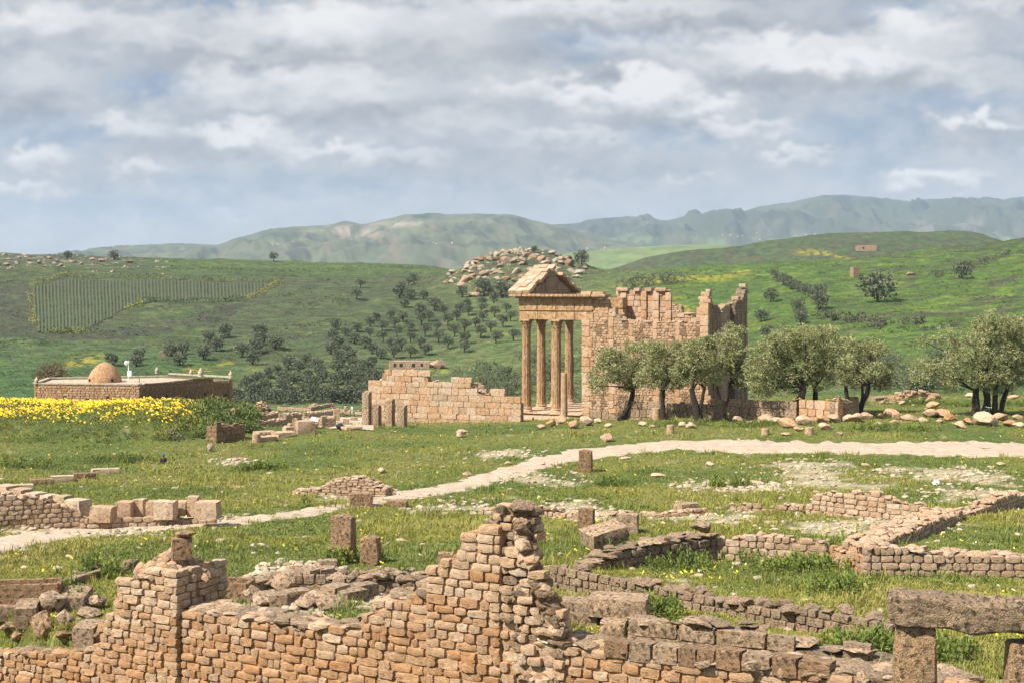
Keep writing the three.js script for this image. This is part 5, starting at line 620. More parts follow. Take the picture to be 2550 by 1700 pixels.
bigOlive('olive with a stout forked trunk, third before the temple wall', [tr(.3, [1742, 1052], [1733, 1010], [1722, 965]), tr(.18, [1740, 1035], [1748, 1000], [1755, 960])], [[1742, 885, 46], [1718, 930, 38], [1768, 930, 40], [1705, 880, 28], [1750, 855, 26]], 14000, 3);
bigOlive('thin stemmed young olive between two forked olives', [tr(.13, [1778, 1032], [1776, 1000], [1777, 950])], [[1776, 910, 30], [1790, 890, 28]], 5000, 4);
bigOlive('olive with a wide open fork below the temple rear wall', [tr(.24, [1806, 1038], [1797, 1012], [1790, 990], [1782, 960]), tr(.2, [1800, 1020], [1812, 990], [1815, 950])], [[1810, 868, 48], [1842, 908, 44], [1795, 910, 38], [1862, 945, 32], [1830, 832, 30], [1880, 905, 30]], 14000, 5);
bigOlive('broad olive with a thick curved trunk at the middle of the row', [tr(.38, [1984, 1042], [1986, 1015], [1996, 985], [2000, 955])], [[1905, 890, 52], [1960, 868, 58], [1885, 935, 44], [1942, 935, 48], [2000, 905, 48], [1912, 968, 30], [1988, 955, 36], [1940, 835, 34], [2000, 838, 34]], 22000, 6);
bigOlive('olive with a plain upright trunk right of the broad olive', [tr(.26, [2038, 1037], [2032, 1005], [2031, 955])], [[2040, 872, 50], [2022, 840, 36], [2072, 905, 44], [2042, 945, 36], [2065, 845, 34]], 14000, 7);
bigOlive('narrow olive with a straight thin trunk near the row end', [tr(.18, [2112, 1028], [2110, 995], [2106, 950])], [[2092, 895, 40], [2120, 925, 36], [2105, 865, 32]], 9000, 8);
bigOlive('olive leaning right at the end of the row, twin stems', [tr(.24, [2138, 1030], [2146, 1005], [2160, 980], [2164, 945]), tr(.14, [2142, 1020], [2150, 985], [2146, 950])], [[2150, 888, 46], [2182, 925, 38], [2132, 945, 32], [2195, 952, 26], [2170, 865, 30]], 12000, 9);
bigOlive('largest olive, several dark stems, at the far end beside the track', [tr(.34, [2434, 1034], [2432, 1000], [2430, 965]), tr(.36, [2456, 1030], [2460, 1000], [2456, 955]), tr(.26, [2478, 1028], [2478, 1000], [2482, 955]), tr(.24, [2492, 1030], [2500, 995], [2512, 955])], [[2480, 848, 66], [2402, 878, 56], [2540, 860, 62], [2440, 925, 58], [2350, 932, 42], [2300, 925, 36], [2505, 935, 60], [2570, 925, 52], [2385, 955, 36], [2470, 806, 40], [2348, 826, 22], [2312, 852, 18], [2540, 815, 40], [2610, 880, 55]], 40000, 10);
// small olives of the grove and the slopes
const GROVE = Array.from({ length: 7 }, (_, i) => { const r = rng(500 + i), lb = Array.from({ length: 7 }, (_, k) => { const a = k / 7 * 6.28 + r(), q = k ? .65 + r() * .5 : 0; return [Math.cos(a) * q, 2.35 + (r() - .3) * .8, Math.sin(a) * q, .8 + r() * .35]; }); return { crown: leaves(lb, 1700, .35, .11, 900 + i, SHADED_FAROLIVE, 5, .2), trunk: mergeGeometries([tube([V(0, -.3, 0), V(.1, .7, 0), V(.05 + r() * .3, 1.8, .1)], .22, .12, 6, i), tube([V(.05, .8, 0), V(-.35, 1.5, .2), V(-.7, 2.3, .2)], .12, .05, 5, i)]) }; });
const LOW = Array.from({ length: 6 }, (_, i) => { const r = rng(720 + i), lb = [[0, 1.45, 0, 1.25], ...Array.from({ length: 9 }, (_, k) => { const a = k / 9 * 6.28 + r(), q = .7 + r() * .4; return [Math.cos(a) * q, 1.2 + r() * 1.1, Math.sin(a) * q, .55 + r() * .3]; }), [.1, 2.4, 0, .7]]; return leaves(lb, 1900, .29, .098, 950 + i, SHADED_FAROLIVE, 5, .14); });
const proto = {};
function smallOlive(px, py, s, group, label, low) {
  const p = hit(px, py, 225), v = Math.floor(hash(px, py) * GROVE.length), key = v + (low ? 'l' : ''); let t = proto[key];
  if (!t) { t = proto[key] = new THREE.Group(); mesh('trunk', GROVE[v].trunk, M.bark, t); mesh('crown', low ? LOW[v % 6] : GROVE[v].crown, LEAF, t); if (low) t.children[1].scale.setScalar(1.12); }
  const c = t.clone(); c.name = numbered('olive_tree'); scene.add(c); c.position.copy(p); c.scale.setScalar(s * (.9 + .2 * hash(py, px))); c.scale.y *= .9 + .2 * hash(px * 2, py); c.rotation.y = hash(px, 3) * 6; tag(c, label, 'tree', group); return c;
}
const Z2 = (l) => l.map(([a, b]) => [850 + a * .3636, 560 + b * .3636 + 8]), Z1 = (l) => l.map(([a, b]) => [a * .3636, 560 + b * .3636 + 12]);
for (const [a, b] of Z2([[280, 705], [465, 710], [195, 750], [380, 745], [575, 745], [655, 705], [845, 710], [920, 680], [970, 640], [1160, 640], [1105, 680], [1025, 710], [775, 745], [955, 755], [285, 785], [475, 785], [345, 830], [540, 820], [665, 785], [730, 825], [845, 790], [1060, 790], [1180, 775], [845, 850], [410, 845], [575, 870], [475, 890], [360, 890], [600, 640], [705, 605], [790, 635], [730, 670], [550, 665], [365, 680], [420, 645], [870, 600], [960, 580], [1050, 610], [1130, 580], [865, 555], [960, 535]])) smallOlive(a, b, .92, 'olives planted in rows on the valley slope', 'small round olive standing in the open rows of the grove');
for (const [a, b] of Z2([[110, 710], [30, 740], [90, 790], [160, 820], [210, 860], [270, 890], [40, 860], [60, 915], [180, 985], [110, 1050], [250, 1040], [20, 1060], [195, 675], [240, 635], [335, 620], [-40, 700], [-60, 760], [-30, 820], [-70, 860], [-20, 910]])) smallOlive(a, b, .98, 'olives crowding the left edge of the grove', 'olive crowded among others at the left edge of the grove', 1);
for (const [a, b, s] of Z2([[405, 430], [400, 480], [470, 490], [430, 545], [640, 565], [540, 600], [560, 490], [1045, 515], [810, 580]]).map(([x, y], i) => [x, y, i === 4 || i === 1 ? 1.55 : 1.25])) smallOlive(a, b, s, 'larger olives at the head of the grove', 'larger full crowned olive at the head of the grove', 1);
[[130, 410], [105, 490]].forEach((q, i) => smallOlive(...Z2([q])[0], 1.15, null, i ? 'small dark olive below its twin on the open green slope' : 'spreading dark olive above its twin on the open green slope'));
[[460, 395], [495, 380]].forEach((q, i) => smallOlive(...Z2([q])[0], 1.05, null, i ? 'thin olive on the slope edge, upper of a close pair' : 'round olive on the slope edge, lower of a close pair'));
for (const [a, b] of Z1([[1435, 780], [1535, 745], [1480, 830]])) smallOlive(a, b, 1.2, 'three olives below the ploughed slope', 'olive of the trio below the ploughed slope', 1);
for (const [a, b] of Z1([[1785, 730], [1780, 790], [1885, 815], [1660, 870], [1745, 850], [1730, 925]])) smallOlive(a, b, 1.2, 'six dark olives left of the grove', 'dark olive of the loose six between trio and grove', 1);
for (const [a, b] of Z1([[1395, 890], [1250, 850], [1165, 865], [1230, 930], [935, 935], [765, 930], [945, 890]])) smallOlive(a, b, 1.05, 'olives scattered round the little ruin above the dome', 'dark round olive near the little ruin above the dome', 1);
{ const r = rng(66); let n = 0, got = []; for (let i = 0; i < 900 && n < 84; i++) { const px = 585 + r() * 340, py = 890 + r() * 104; if (py < 900 + Math.max(0, (720 - px) * .62) || (px > 860 && py < 900)) continue; if (got.some(([a, b]) => Math.hypot((a - px) * .8, (b - py) * 1.6) < 24)) continue; got.push([px, py]); n++; smallOlive(px, py + 8, .76 + r() * .28, 'dense olives in the valley bottom', 'grey green olive packed in the dense valley bottom plantation', 1); } }
const Z3 = (l) => l.map(([a, b]) => [1700 + a * .3636, 560 + b * .3636 + 10]);
for (const [a, b] of Z3([[630, 335], [655, 365], [690, 385], [720, 390], [750, 415], [790, 430], [830, 445], [860, 465], [900, 470], [935, 475]])) smallOlive(a, b, 1.05, 'olives in a slanting row on the right hill', 'olive in the slanting hedge like row on the green hill', 1);
Z3([[605, 500], [785, 565], [815, 615], [810, 660], [540, 635], [585, 750], [940, 555], [1030, 630]]).forEach(([a, b], i) => smallOlive(a, b, [1.3, 1, 1, 1, 1.05, 1.1, 1.4, .6][i], null, ['tall dark olive alone on the green hill left of the slanting row', 'small olive, top of a line of three on the green hill', 'small olive, middle of a line of three on the green hill', 'small olive, bottom of a line of three on the green hill', 'small olive beside the temple rear corner on the green hill', 'bushy olive just above the broad olive crown', 'wide olive at the foot of the slanting row', 'tiny bush on the dark bank right of the slanting row'][i], 1));
smallOlive(1700 + 1340 * .3636, 560 + 530 * .3636, 2.6, null, 'big dark rounded tree alone on the right hill', 1); smallOlive(1700 + 1915 * .3636, 560 + 368 * .3636, 1.5, null, 'flat dark bush on the field edge at the right', 1);
smallOlive(681, 652, 1.25, null, 'lone tree standing on the left skyline'); smallOlive(168, 646, 1.35, null, 'dark bush on the rocky skyline, left of two', 1); smallOlive(283, 647, 1.35, null, 'dark bush on the rocky skyline, right of two', 1); smallOlive(388, 637, .8, null, 'tiny bush on the left skyline', 1);
smallOlive(1448, 660, 1.9, null, 'leafy green tree beside the rocky knoll', 1); smallOlive(1332, 630, .8, null, 'little bush on top of the rocky knoll'); smallOlive(1205, 738, 1.8, null, 'dark tree against the cliff of the rocky knoll', 1); smallOlive(1250, 740, 1.9, null, 'broad dark tree below the cliff, right of the other', 1); smallOlive(1150, 740, 1.2, null, 'round olive at the foot of the knoll rocks', 1);
// shrubs filling the valley behind the temple and the big olives
function shrub(px, py, w, h, label, cols, o = {}) { const p = o.p || hit(px, py, o.from || 190), s = -p.z / F, W = w * s / 2, H = h * s, r = rng(Math.floor(px * 7 + py)), lb = Array.from({ length: 6 }, () => [(r() - .5) * W * 1.1, H * (.3 + r() * .35), (r() - .5) * W, Math.min(W, H) * (.42 + r() * .3)]); const g = thing(o.name || 'shrub', label, o.category || 'shrub', p, o.group); mesh('stem', tube([V(0, -.2, 0), V(.05, H * .3, 0), V(0, H * .6, .1)], .12, .05, 6), M.bark, g); mesh('foliage', leaves(lb, o.n || 1800, o.len || .3, o.wid || .07, px, cols, 6, .2), LEAF, g); return g; }
const SCRUB = [[.13, .16, .085], [.11, .14, .06], [.16, .185, .10], [.13, .165, .055]];
{ const r = rng(8); for (let i = 0; i < 26; i++) shrub(1240 + r() * 225, 905 + r() * 100, 46 + r() * 24, 34 + r() * 20, 'grey green shrub in the thicket behind the temple columns', SCRUB, { group: 'thicket behind the temple columns', n: 1500 }); for (let i = 0; i < 16; i++) shrub(1150 + r() * 130, 950 + r() * 55, 46 + r() * 20, 30 + r() * 18, 'grey green shrub in the thicket left of the temple', SCRUB, { group: 'thicket left of the temple', n: 1500 }); for (let i = 0; i < 26; i++) shrub(2150 + r() * 210, 900 + r() * 95, 56 + r() * 26, 42 + r() * 20, 'dark shrub in the thicket behind the row of big olives', SCRUB, { group: 'thicket behind the big olives', n: 1700 }); }
shrub(118, 965, 92, 76, 'brownish feathery tamarisk bush behind the domed building', [[.20, .14, .07], [.16, .125, .055], [.14, .13, .06], [.22, .17, .09]], { name: 'tamarisk_bush', p: (() => { const [x, z] = XZ(118, 184); return V(x, EYE - 14.2, z); })(), n: 9000, len: .24, wid: .04 });
// palm
{ const p = hit(1268, 962, 200), g = thing('palm_tree', 'dark bushy palm in the valley left of the temple columns', 'palm', p), r = rng(4), s = -p.z / F; mesh('trunk', tube([V(0, -.4, 0), V(.1, 1, 0), V(.1, 2.4, 0)], .4, .34, 8), M.bark, g); const f = []; for (let i = 0; i < 46; i++) { const a = r() * 6.3, el = r() * 1.7 - .35, L = 2.6 + r() * 1, pts = Array.from({ length: 6 }, (_, k) => { const t = k / 5; return V(Math.cos(a) * Math.cos(el) * L * t, 2.4 + Math.sin(el) * L * t - t * t * 1.2, Math.sin(a) * Math.cos(el) * L * t); }); for (let k = 0; k < 5; k++) for (let q = 0; q < 3; q++) for (const sd of [-1, 1]) { const o = pts[k].clone().lerp(pts[k + 1], q / 3), side = V(-Math.sin(a), -.35, Math.cos(a)).multiplyScalar(sd * .5), fw = pts[k + 1].clone().sub(pts[k]).multiplyScalar(.7), e = o.clone().add(side).add(fw), w = fw.clone().multiplyScalar(.14); f.push(o.x, o.y, o.z, o.x + w.x, o.y + w.y + .04, o.z + w.z, e.x, e.y, e.z); } } const b = new THREE.BufferGeometry(); b.setAttribute('position', new THREE.Float32BufferAttribute(f, 3)); b.computeVertexNormals(); mesh('fronds', b, std(lin(.055, .075, .025), { side: THREE.DoubleSide }), g); void s; }
// ---------- grass, weeds, flowers ----------
const nearWall = (x, z) => { for (const [ax, az, bx, bz, t] of FOOT) { const dx = bx - ax, dz = bz - az, L = Math.hypot(dx, dz), u = ((x - ax) * dx + (z - az) * dz) / L; if (u < -.1 || u > L + .1) continue; const n = ((x - ax) * -dz + (z - az) * dx) / L; if (n < .12 && n > -t - .1) return true; } return false; };
function tuftGeo(seed, n, h, spread, w, lean = .5) { const r = rng(seed), p = [], nn = []; for (let i = 0; i < n; i++) { const a = r() * 6.28, x = (r() - .5) * spread, z = (r() - .5) * spread, H = h * (.5 + r() * .7), lx = Math.cos(a) * H * lean * (.3 + r()), lz = Math.sin(a) * H * lean * (.3 + r()), wx = -Math.sin(a) * w, wz = Math.cos(a) * w; p.push(x - wx, -.02, z - wz, x + wx, -.02, z + wz, x + lx * .4 + wx * .8, H * .62, z + lz * .4 + wz * .8, x - wx, -.02, z - wz, x + lx * .4 + wx * .8, H * .62, z + lz * .4 + wz * .8, x + lx * .4 - wx * .8, H * .62, z + lz * .4 - wz * .8, x + lx * .4 - wx * .8, H * .62, z + lz * .4 - wz * .8, x + lx * .4 + wx * .8, H * .62, z + lz * .4 + wz * .8, x + lx, H, z + lz); } const g = new THREE.BufferGeometry(); g.setAttribute('position', new THREE.Float32BufferAttribute(p, 3)); g.computeVertexNormals(); return g; }
const BLADE = new THREE.MeshPhysicalMaterial({ color: 0xffffff, roughness: .8, transmission: .3, thickness: 0, side: THREE.DoubleSide });
function scatter(name, geo, label, category, count, sample, mat = BLADE) {
  const list = []; for (let i = 0; i < count; i++) { const s = sample(i); if (s) list.push(s); }
  const m = new THREE.InstancedMesh(geo, mat, list.length), c = new THREE.Color(), q = new THREE.Quaternion(), e = new THREE.Euler(), M4 = new THREE.Matrix4();
  list.forEach((s, i) => { M4.compose(V(s.x, s.y, s.z), q.setFromEuler(e.set(s.rx || 0, s.ry, s.rz || 0)), V(s.s, s.s * (s.k || 1), s.s)); m.setMatrixAt(i, M4); m.setColorAt(i, c.setRGB(...s.c)); });
  m.name = numbered(name); scene.add(m); tag(m, label, category, null, 'stuff'); console.log(name, list.length); return m;
}
const onMound = (x, z) => mound(x, z);
{
  const r = rng(123);
  const place = (d0, d1, p0 = -120, p1 = 2680) => { const d = 1 / mix(1 / d0, 1 / d1, r()), px = mix(p0, p1, r()), x = (px - 1275) / F * d; return [x, -d, px, d]; };
  const turf = (tall) => () => {
    const [x, z, px, d] = place(27, 205); if (pathDist2(x, z) < .05 + .35 * r() - (fbm(x / 1.4 + 20, z / 1.4, 2) > .2 ? .9 : 0)) return; if (nearWall(x, z)) return;
    const b = fbm(x / 5 + 8, z / 5, 3), bare = bareAt(x, z) + b * .9; if (ss(.25, .65, bare) > r() * .95) return;
    if (d > 149 && px > 590 && px < 925 && r() < ss(146, 152, d - Math.max(0, 660 - px) * .1) * .93) return; const mnd = onMound(x, z), a = fbm(x / 22, z / 22, 4), t = fbm(x / 9 + 50, z / 9, 3), k = .8 + r() * .45;
    const dry = ss(.05, .4, -a + b * .3), c = [.27, .265, .036]; blend(c, .165, .205, .026, ss(-.1, .3, a + t * .4)); blend(c, .35, .315, .085, dry * .5); blend(c, .34, .29, .12, r() < .05 ? .7 : 0);
    return { x, z, y: ground(x, z), s: (tall ? 1.25 : 1) * (.65 + r() * .7) * (1 + ss(.1, .4, t) * .5 + mnd * .1) * (d < 60 ? .85 : 1), ry: r() * 6.3, c: c.map((v) => v * k) };
  };
  // coarse table of distance to the paths, for speed
  const G = new Map(), pathDist2 = (x, z) => { const k = Math.round(x) + ',' + Math.round(z); let v = G.get(k); if (v === undefined) { v = pathDist(Math.round(x), Math.round(z)); G.set(k, v); } return v > 2 ? v : pathDist(x, z); };
  for (let i = 0; i < 3; i++) scatter('grass', tuftGeo(40 + i, 9, .105, .22, .011, .8), ['short yellow green turf over the site', 'fine mixed turf over the site', 'fresh green turf over the site'][i], 'grass', 112000, turf(0));
  scatter('long_grass', tuftGeo(50, 14, .26, .34, .011, .6), 'longer grass tufts standing out of the turf', 'grass', 26000, () => { const s = turf(1)(); return s && fbm(s.x / 6 + 90, s.z / 6, 3) > .1 ? s : null; });
  // taller weeds on the mound and among the ruins
  const weed = (() => { const l = leaves([[0, .22, 0, .24], [.15, .15, .1, .18], [-.14, .16, -.1, .17]], 90, .15, .032, 77, [[1, 1, 1]], 5, .07); l.deleteAttribute('color'); return l; })();
  scatter('weeds', weed, 'leafy weeds and bushes of herb covering the mound', 'weeds', 26000, () => { const [x, z, px] = place(108, 165, -120, 640), m = onMound(x, z); if (m < .4 || (px < 380 && r() < .75)) return; const t = fbm(x / 4, z / 4 + 5, 3), k = .8 + r() * .4, c = [.16, .21, .032]; blend(c, .26, .27, .045, ss(.0, .3, t)); blend(c, .2, .19, .13, ss(.2, .35, fbm(x / 5 + 70, z / 3, 3)) * .7); blend(c, .09, .155, .024, ss(430, 560, px) * .7); return { x, z, y: ground(x, z), s: (.3 + Math.pow(r(), 2) * .7) * (1 + ss(380, 560, px) * 1.1) * (1 + t * 1.4), k: .85, ry: r() * 6, c: c.map((v) => v * k) }; });
  const WD = [[1840, 1395, 60, 16], [2000, 1420, 90, 18], [2150, 1420, 90, 22], [2300, 1420, 90, 20], [2450, 1425, 90, 18], [1700, 1420, 70, 16], [1620, 1535, 50, 14], [2230, 1640, 40, 22], [2360, 1640, 60, 26], [2120, 1620, 60, 16], [1010, 1465, 25, 10], [250, 1440, 40, 14], [790, 1265, 26, 18], [2080, 1010, 60, 10], [2280, 1005, 60, 12], [2380, 1010, 40, 12], [2540, 1010, 40, 14], [1560, 1390, 60, 12], [870, 1400, 40, 8], [150, 1500, 70, 20], [1820, 1210, 40, 8], [640, 1170, 50, 12], [300, 1150, 90, 14], [60, 1165, 70, 10], [1700, 1060, 70, 8], [1900, 1062, 90, 8], [2200, 1070, 100, 8], [1520, 1210, 26, 6], [2080, 1480, 60, 10]].map(([a, b, c, e]) => { const p = hit(a, b); return [p.x, p.z, c / F * -p.z, Math.max(.7, e / F * -p.z * 1.6)]; });
  scatter('weeds', weed, 'leafy green weeds growing round the ruined walls', 'weeds', 13000, () => { const w = pick(WD, r), x = w[0] + (r() + r() + r() - 1.5) * w[2] * 1.25, z = w[1] + (r() + r() + r() - 1.5) * w[3] * 1.3; if (fbm(x / 1.1, z / 1.1, 3) < .02) return; if (nearWall(x, z) || pathDist2(x, z) < .3) return; const k = .75 + r() * .5, c = [.25, .29, .042]; blend(c, .12, .19, .03, r() * .9); return { x, z, y: ground(x, z), s: .22 + Math.pow(r(), 3) * .95, k: 1.2, ry: r() * 6, c: c.map((v) => v * k) }; });
  scatter('weeds', weed, 'small leafy weeds scattered through the turf', 'weeds', 9000, () => { const [x, z] = place(32, 165); if (nearWall(x, z) || pathDist2(x, z) < .1 || fbm(x / 4 + 66, z / 4, 3) < .0) return; const k = .7 + r() * .6, c = [.2, .25, .04]; blend(c, .11, .18, .03, r()); return { x, z, y: ground(x, z) - .04, s: .18 + Math.pow(r(), 3) * .45, k: .8, ry: r() * 6, c: c.map((v) => v * k) }; });
  // flowers
  const head = (() => { const a = new THREE.CircleGeometry(.055, 6); a.rotateX(-1.1); a.translate(0, .34, 0); const b = new THREE.CircleGeometry(.05, 6); b.rotateX(-.5); b.rotateY(2); b.translate(.09, .28, .05); const c = new THREE.CircleGeometry(.05, 6); c.rotateX(-.8); c.translate(-.07, .38, -.06); return mergeGeometries([a, b, c]); })(), PETAL = std(0xffffff, { side: THREE.DoubleSide });
  scatter('yellow_flowers', head, 'band of yellow flowers along the top of the mound', 'flowers', 30000, () => { const [x, z, px, d] = place(112, 150, -120, 560), m = onMound(x, z), y = ground(x, z), py = HORIZON - F * (y - EYE) / d; if (m < 1) return; const k = ss(-.05, .3, fbm(x / 5 + 7, z / 2.5, 4) + .06) * ss(1064, 1030, py) * ss(540, 420, px) + (px > 380 ? .06 * ss(-.1, .3, fbm(x / 3, z / 3, 3)) : .02); if (r() > k * .42) return; return { x, z, y: y + r() * .15, s: .8 + r() * .9, ry: (r() - .5) * 2, c: r() < .7 ? [.66, .43, .012] : [.5, .42, .03] }; }, PETAL);
  scatter('yellow_flowers', head, 'sparse yellow and white flowers dotted over the turf', 'flowers', 7000, () => { const [x, z] = place(32, 160); if (nearWall(x, z) || pathDist2(x, z) < .2 || fbm(x / 7 + 33, z / 7, 3) < .02) return; const w = r() < .15; return { x, z, y: ground(x, z) - .2, s: .55 + r() * .4, ry: r() * 6, c: w ? [.6, .6, .5] : [.62, .50, .04] }; }, PETAL);
  const hp = poly([[1600, 735]]); void hp;
  // scrub and taller growth on the hills, as tufts too small to tell apart
  const clump = (() => { const l = leaves([[0, .3, 0, .4], [.3, .2, .2, .3], [-.3, .2, -.1, .3]], 60, .4, .12, 79, [[1, 1, 1]], 4, .12); l.deleteAttribute('color'); return l; })();
  scatter('hill_scrub', clump, 'low scrub and tall grass dotted over the hillsides', 'scrub', 70000, () => { const d = Math.exp(mix(Math.log(225), Math.log(900), Math.pow(r(), .8))), px = mix(-80, 2630, r()), x = (px - 1275) / F * d, z = -d; if (d > 300 && d < 760 && px < 720 && inside(FIELD, x, z)) return; const t = fbm(x / 30 + 5, z / 30, 4); if (t < .0 && r() < .6) return; if (px > 880 && px < 1330 && d > 330 && d < 560) return; const c = groundColor(x, z, [0, 0, 0]), k = .8 + r() * .6; return { x, z, y: ground(x, z) - .1, s: (.25 + r() * .5) * (1 + ss(.2, .4, t) * .5), k: .5, ry: r() * 6, c: [c[0] * 1.35 * k, c[1] * 1.3 * k, c[2] * 1.3 * k] }; });
}
// ---------- crop rows and hedges on the left hill ----------
{
  const g = thing('crop_field', 'striped crop field of close rows on the left hillside', 'field', V(FIELD[0][0], ground(...FIELD[0]), FIELD[0][1])), o = g.position, minX = Math.min(...FIELD.map((p) => p[0])), maxX = Math.max(...FIELD.map((p) => p[0])), minZ = Math.min(...FIELD.map((p) => p[1])), maxZ = Math.max(...FIELD.map((p) => p[1])), zm = (minZ + maxZ) / 2, mats = [std(lin(.105, .135, .045), { map: turfMap }), std(lin(.115, .145, .05), { map: turfMap }), std(lin(.095, .13, .042), { map: turfMap })];
  const kx0 = (60 - 1275) / F, kx1 = (700 - 1275) / F; let n = 0;
  for (let k = kx0; k < kx1; k += .00245, n++) {
    const pos = [], uv = [], idx = []; let c = 0;
    for (let z = minZ; z < maxZ; z += 1.6) { const x = k * 560 + (-z - 560) * k + Math.sin(z / 40 + n * .02) * .25; if (!inside(FIELD, x, z)) { if (c > 3) break; continue; } const y = ground(x, z), w = .46 + .1 * n2(z * .6, n), h = .24 + .2 * n2(z * .9, n * 3); for (const [dx, dy] of [[-w, -.1], [-w * .5, h * .9], [w * .5, h], [w, -.1]]) { pos.push(x + dx - o.x, y + dy - o.y, z - o.z); uv.push((x + dx) / 3, z / 3); } if (c) for (let q = 0; q < 3; q++) { const s = (c - 1) * 4 + q; idx.push(s, s + 1, s + 4, s + 1, s + 5, s + 4); } c++; }
    if (c < 4) continue; const b = new THREE.BufferGeometry(); b.setAttribute('position', new THREE.Float32BufferAttribute(pos, 3)); b.setAttribute('uv', new THREE.Float32BufferAttribute(uv, 2)); b.setIndex(idx); b.computeVertexNormals(); mesh('crop_row', b, Object.assign(mats[n % 3], { side: THREE.DoubleSide }), g);
  } void zm; void minX; void maxX;
  const hedge = (pts, w, h, cols, label, n) => { const W = pts.map(([a, b]) => hit(a, b, 260)), c = new THREE.CatmullRomCurve3(W), lb = [], L = c.getLength(), r = rng(Math.floor(pts[0][0] + 7)), g = thing('hedge', label, 'hedge', W[0]); for (let i = 0; i <= L / 1.6; i++) { const p = c.getPointAt(Math.min(1, i * 1.6 / L)); if (r() < .12) continue; lb.push([p.x - W[0].x + (r() - .5) * w, ground(p.x, p.z) - W[0].y + h * .35, p.z - W[0].z + (r() - .5) * w, h * (.5 + r() * .4)]); } mesh('foliage', leaves(lb, n, .5, .14, 7 + Math.floor(pts[0][0]), cols, 4, .25), LEAF, g); };
  const YG = [[.26, .27, .05], [.19, .23, .05], [.32, .30, .05]], DG = [[.10, .135, .045], [.12, .155, .05], [.085, .12, .04]];
  hedge([[166, 691], [300, 692], [430, 697], [560, 702], [684, 706]], 1.2, 1.9, [...YG, ...DG], 'long dark hedge along the upper edge of the crop field', 5000); hedge([[700, 703], [680, 712], [650, 730], [615, 745]], 2, 1.4, YG, 'yellow green hedge at the pointed right end of the crop field', 2500); hedge([[364, 753], [430, 754], [520, 753], [600, 749]], 1.4, 1.7, DG, 'dark hedge along the lower right edge of the crop field', 3000); hedge([[312, 770], [340, 761], [364, 754]], 2, 1.5, YG, 'short yellow green hedge at the bend of the crop field', 1200); hedge([[130, 830], [180, 831], [225, 829]], 1.6, 1.7, [...DG, ...YG], 'short hedge along the bottom of the crop field', 1600); hedge([[78, 712], [100, 706], [130, 697], [165, 683]], 2.4, 1.6, [...YG, ...DG], 'hedge slanting up from the crop field corner', 2200); hedge([[72, 722], [76, 760], [80, 800], [84, 822]], 1.5, 1.2, YG, 'patchy flowering strip down the left edge of the crop field', 1400);
  hedge([[1560, 722], [1600, 716], [1650, 706], [1700, 704], [1725, 702]], 4, 4, [[.09, .115, .065], [.12, .14, .09], [.07, .09, .05]], 'sprawling prickly pear hedge on the hill behind the temple', 6000); hedge([[1205, 930], [1225, 934], [1245, 930]], 3, 3, SCRUB, 'prickly pear clump left of the palm', 1600); hedge([[580, 1000], [680, 1003], [780, 1003], [900, 1003]], 3, 2.2, [[.10, .12, .08], [.07, .09, .05]], 'pale spiky cactus hedge at the foot of the valley plantation', 6000);
  hedge([[420, 665], [560, 672], [720, 676], [900, 672], [1060, 668]], 1, .9, DG, 'thin dark field boundary below the left skyline', 3500); hedge([[2060, 790], [2130, 800], [2220, 815], [2320, 800]], 6, 1.6, [[.10, .10, .055], [.08, .09, .045]], 'brownish scrub bank across the right hill', 4000); hedge([[2330, 690], [2400, 672], [2470, 650], [2540, 630]], 5, 1.6, [[.10, .10, .055], [.08, .09, .04]], 'scrubby field bank slanting up the right hill', 4000);
}
